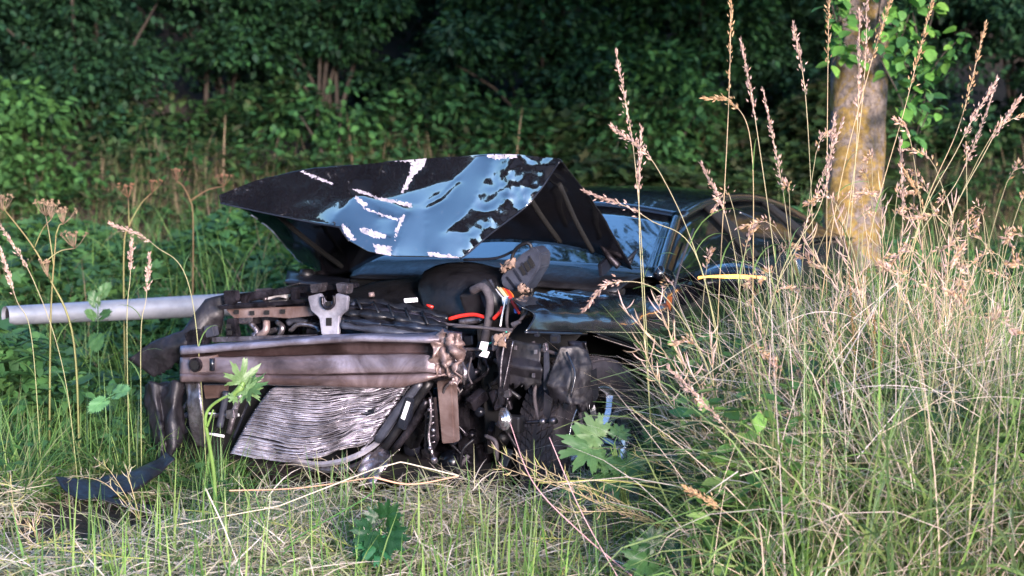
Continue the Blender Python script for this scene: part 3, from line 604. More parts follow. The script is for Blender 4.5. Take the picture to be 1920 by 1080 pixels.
# --- wheels
def revolve(profile, axis_c, n=64, name='ring'):
    """profile of (radius, across) revolved about the crosswise axis through axis_c"""
    V_ = []; k = len(profile)
    for i in range(n):
        a = 2*math.pi*i/n
        for r, w in profile: V_.append([axis_c[0]+r*math.cos(a), axis_c[1]+w, axis_c[2]+r*math.sin(a)])
    F = []
    for i in range(n):
        j = (i+1) % n
        for q in range(k-1): F.append((i*k+q, i*k+q+1, j*k+q+1, j*k+q))
    return np.array(V_), F
def wheel(c, sgn, tread=True):
    w = empty('wheel', c); w.parent = car; z = (0, 0, 0)
    pr = [(.222, -.085), (.24, -.102), (.30, -.108), (.328, -.098), (.338, -.08), (.341, 0), (.338, .08), (.328, .098), (.30, .108), (.24, .102), (.222, .085)]
    v, f = revolve(pr, z, 72); t = MB().add(v, f).build('tyre', M['rubber'], w, True)
    if tread:
        mb = MB()
        for i in range(66):                                      # arrow pattern blocks stand proud of the carcass
            a = 2*math.pi*i/66
            for s2 in (-1, 1):
                for q in range(3):
                    w0 = .012+q*.028; w1 = w0+.023; sl = .10*(q+.5)*.5
                    pts = []
                    for rr in (.336, .350-.002*q):
                        for (ww, aa) in ((w0, a+sl*.9), (w1, a+sl*.9+.055), (w1, a+sl*.9+.055+.068), (w0, a+sl*.9+.068)):
                            pts.append((rr*math.cos(aa), s2*ww, rr*math.sin(aa)))
                    mb.add(pts, [(4, 5, 6, 7), (0, 1, 5, 4), (1, 2, 6, 5), (2, 3, 7, 6), (3, 0, 4, 7)])
        mb.build('tread_block', M['rubber'], t, kind='stuff')
    v, f = revolve([(.222, -.085*1), (.205, -.07), (.195, 0), (.205, .07), (.224, .088), (.228, .094), (.215, .090), (.20, .06)], z, 60); MB().add(v, f).build('rim', M['rim'], w, True)
    for i in range(5):                                           # five split spokes
        for dd in (-.12, .12):
            a = 2*math.pi*i/5+.3+dd; a2 = 2*math.pi*i/5+.3+dd*1.9; y1, y0 = sgn*.075, sgn*.055
            p = [np.array([r*math.cos(t2), y_, r*math.sin(t2)]) for r, t2, y_ in ((.045, a, y1-.01*sgn), (.12, (a+a2)/2, y1), (.206, a2, y0))]
            v, f = tube_geo(catmull(p, 8), np.array([.024, .022, .020, .018, .017, .017, .018, .020]), 4); MB().add(v, f).build('spoke', M['rim'], w, False)
    v, f = revolve([(.0, sgn*.075), (.05, sgn*.072), (.06, sgn*.05), (.06, sgn*.0)], z, 24); MB().add(v, f).build('hub_cap', M['rim'], w, True)
    v, f = revolve([(.0, sgn*.02), (.155, sgn*.02), (.155, sgn*.005), (.0, 0)], z, 40); MB().add(v, f).build('brake_disc', M['darksteel'], w, True)
    return w
w1 = wheel((.02, .755, .335), 1); w1.rotation_euler = (0.03, .4, math.radians(-11))
w2 = wheel((-2.6, .77, .335), 1, False); wheel((-2.6, -.77, .335), -1, False)
wheel((.0, -.77, .335), -1, False)

# --- bonnet: rear panel rising from the hinges, crest, and the crumpled flap folded down in front
crest = [(410, 366), (480, 338), (562, 320), (620, 313), (680, 308), (740, 302), (800, 297), (860, 293), (925, 288), (975, 290), (1010, 294), (1035, 296), (1050, 297)]
lower = [(413, 380), (500, 399), (595, 418), (636, 425), (655, 452), (690, 472), (740, 481), (800, 482), (866, 484), (920, 437), (988, 386), (1017, 350), (1049, 302)]
du = [0, -.02, -.03, .0, .20, .30, .34, .28, .33, .24, .15, .07, .0]
gt = {0: [0, .3, .5, .7, 1], 1: [0, .2, .5, .9, 1], 2: [0, .3, .2, .9, 1], 3: [0, .0, .1, .4, 1], 4: [0, -.02, .12, .55, 1], 5: [0, .0, .20, .55, 1], 6: [0, .02, .50, .80, 1],
      7: [0, .20, .70, .88, 1], 8: [0, .30, .55, .72, 1], 9: [0, .35, .40, .85, 1], 10: [0, .0, .75, .7, 1], 11: [0, .5, .1, 1.2, 1], 12: [0, .3, .6, .8, 1]}
ctl, cpx = [], []; JIT = random.Random(3)
for r in range(5):
    t = r/4; ctl.append([]); cpx.append([])
    for c in range(13):
        x = crest[c][0]*(1-t)+lower[c][0]*t; y = crest[c][1]*(1-t)+lower[c][1]*t
        u = .50-.36*(crest[c][0]-410)/640+du[c]*gt[c][r]+(JIT.uniform(-.012, .012) if 0 < r < 4 and 3 < c < 12 else 0)
        ctl[-1].append(U(x, y, u)); cpx[-1].append(np.array([x, y, 0.]))
NR, NC = 90, 250
def inpoly(x, y, P):
    c = False; j = len(P)-1
    for i in range(len(P)):
        if (P[i][1] > y) != (P[j][1] > y) and x < (P[j][0]-P[i][0])*(y-P[i][1])/(P[j][1]-P[i][1])+P[i][0]: c = not c
        j = i
    return c
PX = grid_refine(cpx, NR, NC, False)
# the flap's folds: each facet is given the tilt it has in the photograph and the sheet is fitted to those tilts by least squares
def tilt(az, el):
    r = np.array([math.sin(az)*math.cos(el), math.cos(az)*math.cos(el), math.sin(el)]); n = r-np.array([0, .994, -.11]); return n[0]/-n[1], n[2]/-n[1]
R_ = math.radians; BLU = tilt(R_(216), R_(44)); PNK = tilt(R_(204), R_(15)); BLK = tilt(R_(216), R_(-4)); DKB = tilt(R_(216), R_(0)); LIL = tilt(R_(212), R_(22))
facets = [([(600, 300), (1080, 280), (1080, 500), (600, 500)], BLK), ([(612, 424), (640, 396), (668, 366), (700, 372), (768, 398), (760, 440), (742, 486), (690, 490), (650, 456)], BLU), ([(676, 366), (740, 384), (766, 396), (752, 402), (712, 386)], LIL),
          ([(724, 376), (780, 358), (845, 336), (852, 344), (815, 362), (785, 384)], PNK), ([(732, 486), (748, 452), (775, 408), (792, 382), (800, 380), (797, 430), (803, 490)], PNK),
          ([(798, 381), (822, 367), (861, 330), (905, 285), (932, 285), (912, 328), (902, 351), (891, 376), (873, 400), (840, 430), (838, 490), (803, 490), (797, 432)], BLU), ([(826, 432), (886, 437), (895, 420), (862, 490), (831, 490)], LIL),
          ([(951, 338), (977, 354), (1010, 354), (992, 388), (970, 380)], PNK), ([(940, 386), (942, 367), (951, 344), (952, 364)], BLU), ([(903, 411), (912, 402), (923, 404), (922, 412)], PNK), ([(990, 300), (1012, 296), (1008, 308), (994, 310)], LIL),
          ([(790, 388), (828, 367), (857, 338), (865, 341), (836, 373), (796, 396)], BLK), ([(741, 474), (752, 440), (771, 401), (784, 395), (762, 440), (751, 476)], BLK), ([(799, 396), (803, 396), (799, 470), (795, 470)], BLK), ([(770, 300), (800, 300), (780, 340), (760, 352)], DKB), ([(540, 384), (575, 372), (610, 380), (580, 398)], DKB), ([(705, 410), (740, 408), (735, 440), (712, 436)], tilt(R_(214), R_(4)))]
st_ = 3.0; gx = np.arange(396, 1068, st_); gy = np.arange(276, 500, st_); kx = 7.2/FPX*st_
TA = np.zeros((len(gy), len(gx))); TB = TA.copy(); IN = TA.copy()+.08; outl = [tuple(p) for p in crest]+[tuple(p) for p in lower[::-1]]
for i, y in enumerate(gy):
    for j, x in enumerate(gx):
        xx, yy = x+3*mn.noise(Vector((x/24, y/24, 1))), y+3*mn.noise(Vector((x/24, y/24, 5))); t_ = BLK
        for P_, q in facets:
            if inpoly(xx, yy, P_): t_ = q
        if inpoly(x, y, outl): IN[i, j] = 1
        rgt = min(1, max(0, (x+.35*(y-380)-885)/25)); lw = .08 if x < 640 else .05
        TA[i, j] = t_[0]+(lw+rgt*.42)*mn.noise(Vector((x/17, y/22, 2)))+rgt*.22*mn.noise(Vector((x/8, y/11, 4)))
        TB[i, j] = t_[1]+(lw+rgt*.42)*mn.noise(Vector((x/17, y/22, 12)))+rgt*.22*mn.noise(Vector((x/8, y/11, 14)))
def udepth(x, y, u): d = ray(x, y); return d[1]*((ORG-CAM)@FWD+u)/(d@FWD)
ref = np.array([[udepth(x, y, .50-.36*(x-410)/640+.10*max(0, (y-300)/180)*math.exp(-((x-800)/190)**2)) for x in gx] for y in gy])
dX = kx*(TA[:, 1:]+TA[:, :-1])/2; dY = -kx*(TB[1:]+TB[:-1])/2; wX = np.minimum(IN[:, 1:], IN[:, :-1]); wY = np.minimum(IN[1:], IN[:-1]); lam = .00003
def A_(Q):
    R2 = lam*Q; ex = wX*(Q[:, 1:]-Q[:, :-1]); ey = wY*(Q[1:]-Q[:-1]); R2[:, 1:] += ex; R2[:, :-1] -= ex; R2[1:] += ey; R2[:-1] -= ey; return R2
rhs = lam*ref; rhs[:, 1:] += wX*dX; rhs[:, :-1] -= wX*dX; rhs[1:] += wY*dY; rhs[:-1] -= wY*dY
Dm = ref.copy(); r_c = rhs-A_(Dm); p_c = r_c.copy(); rs0 = (r_c**2).sum()
for _ in range(900):                                            # conjugate gradients
    Ap = A_(p_c); al = rs0/(p_c*Ap).sum(); Dm += al*p_c; r_c -= al*Ap; rs1 = (r_c**2).sum(); p_c = r_c+p_c*rs1/rs0; rs0 = rs1
    if rs1 < 1e-16: break
fi = np.clip((PX[..., 1]-gy[0])/st_, 0, len(gy)-1.01); fj = np.clip((PX[..., 0]-gx[0])/st_, 0, len(gx)-1.01); i0, j0 = fi.astype(int), fj.astype(int); fi -= i0; fj -= j0
Dq = Dm[i0, j0]*(1-fi)*(1-fj)+Dm[i0+1, j0]*fi*(1-fj)+Dm[i0, j0+1]*(1-fi)*fj+Dm[i0+1, j0+1]*fi*fj
G = np.array([[loc(D(PX[i, j, 0], PX[i, j, 1], Dq[i, j])) for j in range(NC)] for i in range(NR)])
N = grid_normals(G); FL = bool(N[45, 120] @ np.array([1, 0, .5]) < 0)
if FL: N = -N
marks = [[(660, 353), (678, 356), (708, 370), (736, 374), (773, 381), (770, 390), (747, 383), (719, 378), (689, 366), (668, 360)],
         [(678, 388), (689, 391), (719, 402), (749, 410), (746, 414), (718, 406), (689, 395)], [(672, 427), (690, 428), (725, 441), (722, 447), (700, 446), (680, 437)],
         [(755, 400), (760, 402), (745, 440), (740, 455), (742, 430)], [(735, 301), (800, 296), (797, 310), (775, 330), (764, 353), (752, 366), (758, 345), (768, 325), (770, 305)],
         [(912, 290), (968, 287), (970, 296), (935, 299), (915, 296)], [(800, 472), (860, 480), (862, 487), (830, 485), (803, 478)], [(700, 458), (735, 462), (733, 482), (705, 475)],
         [(556, 318), (566, 320), (600, 333), (626, 343), (622, 346), (585, 333)], [(640, 418), (655, 430), (668, 450), (660, 452), (645, 436)], 
         [(668, 366), (690, 384), (682, 389), (664, 372)], [(880, 470), (915, 445), (918, 450), (884, 478)]]
wear = np.zeros((NR, NC))
for i in range(NR):
    for j in range(NC):
        x, y = PX[i, j, 0]+mn.noise(Vector((i*.7, j*.5, 0)))*3, PX[i, j, 1]+mn.noise(Vector((i*.6, j*.6, 9)))*3
        if any(inpoly(x, y, P) for P in marks): wear[i, j] = 1
B_ = G-N*.004
vv = np.vstack([G.reshape(-1, 3), B_.reshape(-1, 3)]); m_ = NR*NC
ff = [grid_faces(NR, NC, 0, not FL), grid_faces(NR, NC, m_, FL)]; rim_ = [(i*NC, (i+1)*NC, (i+1)*NC+m_, i*NC+m_) for i in range(NR-1)]+[((NR-1)*NC+j, (NR-1)*NC+j+1, (NR-1)*NC+j+1+m_, (NR-1)*NC+j+m_) for j in range(NC-1)]
wc = np.repeat(np.concatenate([wear.ravel(), np.zeros(m_)])[:, None], 3, 1)
hood = fast_mesh('bonnet', vv, [np.vstack(ff), np.array(rim_)], M['hood'], wc, car, True)
hl = [(560, 488, -.42), (585, 500, -.44), (612, 516, -.45), (650, 512, -.46), (690, 490, -.48), (740, 470, -.50), (800, 462, -.52), (866, 458, -.54), (930, 452, -.56), (990, 454, -.58), (1060, 462, -.60), (1125, 482, -.62), (1186, 505, -.63)]
top_ = [G[0, min(NC-1, int(round(c*(NC-1)/12)))]-N[0, min(NC-1, int(round(c*(NC-1)/12)))]*.006 for c in range(13)]
bot_ = [U(*h) for h in hl]; mid_ = [(a+b)/2+np.array([-.01, 0, .03]) for a, b in zip(top_, bot_)]
sheet('bonnet_rear_panel', [top_, mid_, bot_], M['paint'], hood, 24, 90, .004, .010, 5, smooth=True)
off = np.array([.03, 0, -.02])
for k_, (c0, c1) in enumerate(((1, 3), (3, 5), (9, 10), (11, 11))):
    p0 = top_[c0]*.8+bot_[c0]*.2+off; p1 = top_[c1]*.12+bot_[c1]*.88+off
    tube('bonnet_brace', [p0, (p0+p1)/2+off*.3, p1], .012, M['dark'], hood, 6)
tube('bonnet_edge', [G[-1, int(j)]+np.array([0, 0, -.003]) for j in np.linspace(0, NC*.33, 14)], .0035, M['bluegrey'], hood, 6, 60)
tube('bonnet_edge', [G[-1, int(j)]+np.array([0, 0, -.003]) for j in np.linspace(NC*.66, NC-1, 14)], .0035, M['bluegrey'], hood, 6, 60)
tube('bonnet_hinge', [U(1120, 440, -.50), U(1140, 478, -.55), U(1160, 500, -.58)], .016, M['darksteel'], car, 6)
box('hinge_plate', U(1135, 498, -.56), (.12, .02, .06), M['bluegrey'], car, (0, .3, 0)); box('hinge_plate', U(600, 517, -.40), (.12, .02, .05), M['darksteel'], car)
sheet('wing_top', [[U(540, 515, -.35), U(600, 522, -.33), U(655, 530, -.30)], [U(536, 535, -.2), U(600, 538, -.2), U(655, 542, -.2)]], M['bluegrey'], car, 6, 14, .02, .01, smooth=True)
tube('strut_tower_cap', [U(575, 505, -.32), U(575, 520, -.32)], [.03, .045], M['plastic'], car, 12)

# --- front structure: rusty bumper beam with a pressed channel
bx = [338, 400, 470, 540, 610, 680, 750, 800, 835, 866]
prof = [  # (picture height at each column, u offset): shelf, lip, deep dark recess, face, groove, lower flange
    ([650, 646, 640, 634, 629, 626, 627, 626, 620, 624], -.09), ([655, 650, 645, 640, 635, 632, 634, 634, 632, 636], .045), ([663, 658, 652, 646, 641, 637, 639, 640, 640, 645], .05), ([664, 660, 655, 649, 644, 641, 643, 644, 646, 650], -.10),
    ([671, 670, 669, 668, 666, 665, 664, 664, 668, 672], -.10), ([673, 672, 671, 670, 668, 667, 666, 668, 672, 676], .02), ([699, 699, 699, 700, 699, 697, 695, 695, 700, 702], .035), ([701, 702, 703, 704, 704, 702, 701, 699, 703, 704], -.005),
    ([703, 703, 704, 706, 707, 706, 706, 703, 705, 706], .052), ([714, 713, 716, 720, 722, 724, 724, 712, 700, 716], .055), ([716, 715, 718, 722, 724, 726, 726, 714, 702, 718], -.03)]
rows = [[U(x, y, .70-.0*k+o+(-.03 if k >= 8 else 0)+.05*math.sin(k/9*3.14)) for k, (x, y) in enumerate(zip(bx, ys_))] for ys_, o in prof]
def beam_tint(G_):  # tint by profile row: recess, groove and rear edge darker, shelf bluer
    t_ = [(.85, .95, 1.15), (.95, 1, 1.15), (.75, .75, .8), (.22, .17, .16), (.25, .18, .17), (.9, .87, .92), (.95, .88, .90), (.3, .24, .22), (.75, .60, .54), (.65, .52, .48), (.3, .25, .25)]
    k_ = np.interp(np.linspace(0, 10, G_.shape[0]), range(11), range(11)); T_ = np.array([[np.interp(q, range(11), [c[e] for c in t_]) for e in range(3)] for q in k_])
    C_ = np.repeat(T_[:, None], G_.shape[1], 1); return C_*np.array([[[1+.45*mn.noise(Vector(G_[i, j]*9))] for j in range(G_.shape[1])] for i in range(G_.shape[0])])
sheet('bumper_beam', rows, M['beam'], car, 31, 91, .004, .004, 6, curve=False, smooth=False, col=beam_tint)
sheet('beam_end_tear', [[U(800, 632, .74), U(830, 624, .76), U(856, 626, .75), U(864, 640, .72)], [U(812, 655, .77), U(836, 650, .73), U(852, 660, .78), U(862, 672, .74)], [U(806, 680, .74), U(834, 684, .79), U(850, 690, .73), U(862, 700, .78)], [U(822, 700, .76), U(838, 700, .72), U(852, 712, .78), U(858, 728, .75)]],
      M['rust'], car, 26, 30, .004, .07, 14, rag=.01)
sheet('beam_end_tear', [[U(846, 622, .70), U(866, 630, .69)], [U(850, 670, .76), U(872, 676, .70)], [U(858, 706, .72), U(872, 722, .70)]], M['steel'], car, 20, 12, .004, .05, 18, rag=.012)
plate('towing_socket', [(355, 671), (394, 668), (395, 697), (356, 699)], .765, .06, M['rust'], car)
c_ = U(368, 684, .77); v, f = tube_geo([c_-np.array([.03, 0, 0]), c_+np.array([.012, 0, 0])], [.030, .030], 20); MB().add(v, f).build('towing_thread', M['darksteel'], car, False)
v, f = tube_geo([c_+np.array([.004, 0, 0]), c_+np.array([.014, 0, 0])], [.021, .021], 20); MB().add(v, f).build('thread_bore', M['dark'], car, False)
tube('socket_tab', [U(398, 672, .76), U(398, 695, .76)], .012, M['bluegrey'], car, 6)
# slam panel left half: two rails, uprights and holes
for nm, pts, u, th, mt in (
    ('slam_panel', [(412, 556), (520, 541), (600, 534), (650, 534), (652, 542), (600, 545), (520, 554), (416, 572)], .52, .10, 'darksteel'),
    ('slam_panel_lip', [(405, 574), (520, 566), (585, 560), (585, 567), (520, 573), (412, 581)], .60, .12, 'darksteel'),
    ('radiator_support', [(422, 580), (585, 574), (586, 592), (540, 597), (500, 594), (438, 597)], .56, .03, 'rust'),
    ('slam_upright', [(424, 598), (440, 597), (446, 632), (422, 634)], .58, .03, 'darksteel'),
    ('slam_upright', [(450, 556), (462, 553), (460, 576), (452, 577)], .54, .03, 'darksteel'),
    ('slam_upright', [(545, 545), (556, 543), (556, 566), (545, 567)], .54, .03, 'darksteel'),
    ('lower_rail', [(396, 633), (520, 630), (590, 628), (590, 634), (520, 638), (396, 642)], .64, .03, 'steel'),
    ('lamp_bracket', [(418, 545), (442, 545), (444, 562), (436, 572), (420, 570)], .60, .03, 'darksteel'),
    ('lamp_mount', [(345, 626), (358, 618), (380, 622), (382, 648), (350, 652)], .60, .05, 'darksteel'),
    ('lamp_mount', [(380, 612), (398, 610), (402, 630), (384, 634)], .58, .04, 'plastic_grey'),
    ('latch_bracket', [(576, 556), (600, 550), (608, 566), (622, 566), (630, 550), (652, 556), (650, 582), (636, 594), (634, 628), (602, 628), (598, 596), (582, 582)], .66, .02, 'alu')):
    plate(nm, pts, u, th, M[mt], car, .004)
plate('latch_top', [(580, 534), (604, 531), (600, 548), (582, 550)], .60, .05, M['steel'], car, .004); plate('latch_top', [(628, 531), (652, 534), (650, 552), (632, 548)], .60, .05, M['steel'], car, .004)
tube('latch_spring', [U(604, 556, .68), U(606, 572, .68), U(616, 578, .68), U(626, 570, .68), U(626, 554, .68)], .008, M['darksteel'], car, 6)
for (x, y) in ((615, 574), (616, 604)): plate('latch_slot', [(x-5, y-8), (x+5, y-8), (x+5, y+7), (x-5, y+7)], .665, .004, M['dark'], car, 0)
for x, y in ((443, 585), (472, 587), (500, 586), (530, 584), (428, 612), (430, 624)): plate('punched_hole', [(x-4, y-4), (x+4, y-4), (x+4, y+4), (x-4, y+4)], .585, .004, M['dark'], car, 0)
# slam panel right half, bent back and down: stacked black mouldings
for i, (y0, y1, u, mt) in enumerate(((556, 598, .50, 'plastic'), (566, 606, .56, 'darksteel'), (578, 615, .60, 'plastic'), (592, 622, .63, 'bluegrey'))):
    sheet('bent_crossmember', [[U(640, y0, u), U(700, y0+4+i, u), U(770, (y0+y1)/2-4, u-.02), U(835, y1-8, u-.06)], [U(645, y0+10, u+.05), U(700, y0+15, u+.05), U(770, (y0+y1)/2+6, u+.02), U(840, y1, u-.03)],
          [U(648, y0+14, u+.01), U(705, y0+20, u), U(765, (y0+y1)/2+12, u-.01), U(828, y1+5, u-.05)]], M[mt], car, 12, 40, .004, .02, 9, curve=i % 2 == 0)
for i, x in enumerate((668, 700, 728, 760, 792)): tube('moulding_rib', [U(x, 560+i*6, .57), U(x+10, 580+i*7, .62)], .006, M['plastic'], car, 5)
sheet('air_duct', [[U(645, 596, .64), U(720, 606, .63), U(822, 616, .57)], [U(640, 612, .68), U(720, 622, .67), U(815, 630, .60)], [U(660, 618, .64), U(730, 630, .63), U(806, 632, .57)]], M['plastic_grey'], car, 12, 30, .004, .015, 7)
tube('bonnet_stop', [U(696, 548, .50), U(697, 556, .50)], [.012, .014], M['rust'], car, 10)
# engine seen between rails
box('engine_block', (.10, -.05, .58), (.45, .85, .42), M['darksteel'], car, bevel=.03)
sheet('engine_cover', [[U(650, 548, -.1), U(720, 530, -.2), U(800, 520, -.22), U(880, 505, -.22), U(950, 508, -.22)], [U(650, 560, .15), U(720, 548, .1), U(800, 545, .08), U(880, 540, .08), U(950, 545, .05)], [U(660, 575, .3), U(730, 575, .3), U(800, 590, .3), U(880, 596, .28), U(950, 590, .25)]], M['plastic'], car, 14, 30, .01, .008, 4, smooth=True)
sheet('air_filter_box', [[U(800, 516, .02), U(830, 503, .0), U(880, 500, .0), U(940, 512, .02)], [U(790, 540, .16), U(830, 525, .2), U(880, 524, .2), U(950, 536, .14)], [U(800, 580, .24), U(835, 585, .28), U(890, 590, .28), U(945, 585, .22)], [U(810, 604, .2), U(840, 606, .24), U(890, 606, .24), U(940, 604, .18)]], M['plastic'], car, 18, 24, .02, .006, 4, smooth=True)
tube('filter_clip', [U(868, 548, .26), U(875, 572, .28)], .004, M['steel'], car, 5); tube('filter_clip', [U(838, 545, .26), U(832, 560, .27)], .004, M['steel'], car, 5)
plate('white_sticker', [(757, 560), (782, 558), (783, 566), (758, 568)], .42, .004, M['white'], car, .001)
for pts, r, mt, u, nm in (
    ([(470, 606), (482, 622), (474, 632)], .014, 'steel', .5, 'coolant_pipe'), ([(500, 602), (498, 620), (484, 630)], .016, 'rust', .5, 'coolant_pipe'), ([(520, 604), (530, 614), (524, 630)], .012, 'steel', .46, 'coolant_pipe'),
    ([(540, 606), (552, 600), (575, 606)], .016, 'plastic_grey', .46, 'hose'), ([(545, 620), (560, 608), (590, 612), (600, 624)], .010, 'steel', .5, 'coolant_pipe'), ([(640, 575), (655, 580), (668, 574)], .022, 'plastic_grey', .56, 'hose'),
    ([(500, 556), (520, 550), (540, 553)], .018, 'white', .44, 'reservoir_neck'), ([(470, 560), (490, 556), (500, 562)], .014, 'steel', .46, 'hose_clamp'), ([(640, 604), (660, 612), (690, 616)], .010, 'rust', .6, 'hose'),
    ([(885, 545), (905, 538), (918, 560), (916, 600), (908, 640), (902, 700)], .018, 'rubber', .42, 'thick_hose'), ([(905, 530), (925, 560), (935, 590)], .028, 'plastic', .36, 'thick_hose'),
    ([(842, 598), (865, 592), (890, 590), (912, 596)], .008, 'red', .40, 'red_cable'), ([(925, 598), (938, 585), (942, 576)], .008, 'red', .44, 'red_cable'), ([(955, 556), (962, 568), (975, 588)], .007, 'red', .46, 'red_cable'),
    ([(800, 572), (812, 576)], .006, 'red', .42, 'red_cable'), ([(655, 605), (760, 604), (850, 609), (925, 616), (962, 618)], .006, 'rubber', .52, 'black_cable'), ([(850, 612), (900, 614), (960, 622)], .006, 'rubber', .55, 'black_cable'),
    ([(948, 562), (942, 590), (938, 612)], .004, 'white', .50, 'white_cable'), ([(955, 560), (950, 600), (954, 620)], .007, 'rubber', .52, 'black_cable'), ([(950, 622), (930, 638), (908, 650), (905, 665)], .003, 'cyan', .58, 'green_wire'),
    ([(960, 560), (985, 566), (990, 582), (975, 600), (962, 616)], .006, 'rubber', .5, 'black_cable'), ([(1000, 640), (1010, 690), (1002, 740), (1010, 790)], .008, 'rubber', .50, 'brake_hose'),
    ([(1010, 655), (1045, 665), (1070, 690), (1078, 740), (1090, 790), (1085, 815)], .008, 'rubber', .46, 'brake_hose'), ([(860, 655), (900, 655), (935, 655)], .007, 'rubber', .55, 'black_cable'), ([(884, 670), (878, 700), (885, 720)], .004, 'rubber', .6, 'black_cable'),
    ([(862, 604), (880, 602), (905, 600)], .014, 'steel', .34, 'pipe_fitting'), ([(955, 510), (965, 470), (990, 456), (998, 480), (996, 560)], .008, 'plastic', .15, 'bent_strap'), ([(870, 487), (930, 484), (965, 470)], .006, 'bluegrey', .12, 'bent_strap')):
    tube(nm, [U(x, y, u+.01*math.sin(x)) for x, y in pts], r, M[mt], car, 8)
# fuse box torn up on its side with its wires
fb = plate('fuse_box', [(938, 520), (975, 478), (1000, 462), (1014, 476), (1012, 500), (985, 545), (955, 546), (940, 535)], .22, .10, M['plastic_grey'], car, .006)
for i in range(4): plate('fuse_box_rib', [(948+i*14, 520-i*13), (951+i*14, 518-i*13), (968+i*11, 540-i*13), (965+i*11, 542-i*13)], .226, .006, M['bluegrey'], fb, 0)
for i in range(3): plate('relay_slot', [(973+i*8, 502-i*7), (978+i*8, 497-i*7), (986+i*8, 512-i*7), (981+i*8, 517-i*7)], .228, .008, M['dark'], fb, 0)
sheet('torn_foam', [[U(942, 500, .2), U(970, 488, .2)], [U(946, 512, .24), U(966, 502, .24)]], M['tan'], car, 8, 10, .02, .03, 30); sheet('torn_foam', [[U(975, 540, .25), U(990, 538, .25)], [U(978, 552, .27), U(994, 548, .27)]], M['tan'], car, 8, 10, .02, .03, 30)
sheet('torn_foam', [[U(978, 575, .42), U(1000, 580, .40)], [U(980, 596, .46), U(1002, 592, .44)]], M['tan'], car, 10, 12, .02, .05, 30, seed=4)
for i, (mt, a1) in enumerate((('yellow', 0), ('yellow', 5), ('orange', 10), ('red', 14), ('white', -3), ('red', 18), ('orange', 21))): tube('fuse_wire', [U(932+a1, 538+i, .30), U(940+a1, 548+i, .34), U(950+a1*.6, 560+i, .38)], .0045, M[mt], fb, 5)
plate('connector', [(940, 558), (950, 556), (953, 570), (942, 572)], .44, .03, M['white'], car, .003); plate('connector', [(962, 578), (974, 576), (976, 586), (964, 588)], .46, .03, M['blue'], car, .003)
plate('connector', [(956, 606), (972, 600), (975, 606), (960, 614)], .56, .02, M['steel'], car, .003); plate('paper_tag', [(902, 640), (916, 642), (912, 658), (898, 654)], .64, .003, M['white'], car, 0); plate('paper_tag', [(906, 657), (918, 660), (913, 671), (898, 667)], .65, .003, M['white'], car, 0)
box('battery_tray', U(900, 560, .30), (.12, .12, .10), M['plastic'], car, (.2, .3, .1), .01); box('relay_block', U(915, 550, .34), (.06, .05, .10), M['plastic_grey'], car, (.3, .2, .1), .006)
# --- radiator: sagging crumpled fins, each its own strip
rad = empty('radiator'); rad.parent = car
NF = 40
for k in range(NF):
    t = k/(NF-1); rr = random.Random(k)
    L0 = (512-78*t**.8, 728+122*t); R0 = (766-78*t**1.3, 716+112*t**1.15); sag = 4+26*math.sin(t*2.2); pts0, pts1 = [], []
    for s in np.linspace(0, 1, 34):
        x = L0[0]*(1-s)+R0[0]*s; y = L0[1]*(1-s)+R0[1]*s+sag*math.sin(math.pi*min(1, s*1.02))**1.3
        wv = (0.3+3.4*max(0, s-.2))*mn.noise(Vector((s*5.0+.8*t, t*3.0, 3)))*5.2+1.6*mn.noise(Vector((s*14, k*.9, 5)))*min(1, s*3)
        u = .655+(.016+.05*s)*mn.noise(Vector((s*4, k*.6, 8)))+(.012 if k % 2 else 0)+.03*math.sin(s*3.1)
        pts0.append(U(x, y+wv-1.4, u)); pts1.append(U(x, y+wv+.9+1.2*mn.noise(Vector((s*4, k*.8, 2)))+rr.uniform(0, .6), u+rr.uniform(-.002, .004)))
    midp = [(a+b)/2+np.array([.012, 0, 0]) for a, b in zip(pts0, pts1)]
    sheet('fin', [[p-np.array([.03, 0, 0]) for p in pts0], midp, [p-np.array([.03, 0, .0]) for p in pts1]], M['alu'], rad, 5, 68, .0012, .002, 40, seed=k)
sheet('radiator_core', [[U(515, 728, .60), U(760, 722, .60)], [U(440, 850, .60), U(690, 835, .60)]], M['dark'], rad, 6, 10, .02)
tube('core_frame', [U(500, 838, .66), U(540, 858, .67), U(600, 870, .67), U(660, 858, .67), U(712, 826, .66), U(752, 770, .65)], .012, M['alu'], rad, 5, 50, False)
tube('core_frame', [U(505, 845, .64), U(560, 872, .65), U(640, 880, .65), U(706, 850, .64), U(770, 770, .63)], .013, M['steel'], rad, 5, 50, False)
sheet('torn_fin_sheet', [[U(690, 830, .66), U(745, 776, .66), U(772, 722, .65)], [U(676, 850, .67), U(725, 800, .68), U(762, 735, .66)]], M['alu'], rad, 10, 30, .002, .03, 14, rag=.01)
for nm, p, r, mt in (('side_tank', [(708, 826), (745, 772), (790, 716)], .020, 'plastic_grey'), ('side_tank', [(722, 840), (765, 776), (806, 716)], .018, 'plastic'), ('condenser_pipe', [(700, 805), (738, 752), (770, 712)], .007, 'steel'),
                     ('condenser_pipe', [(735, 848), (772, 800), (800, 750)], .016, 'darksteel')):
    tube(nm, [U(x, y, .67) for x, y in p], r, M[mt], car, 7)
plate('fan_motor_casing', [(742, 800), (760, 744), (776, 750), (758, 808)], .70, .04, M['bluegrey'], car, .005); plate('casing_label', [(751, 784), (762, 752), (769, 755), (758, 788)], .705, .004, M['white'], car, .001)
plate('mounting_clip', [(682, 772), (698, 766), (704, 776), (688, 784)], .70, .03, M['bluegrey'], car, .003); plate('mounting_clip', [(776, 728), (788, 730), (786, 744), (774, 742)], .68, .03, M['plastic_grey'], car, .003)
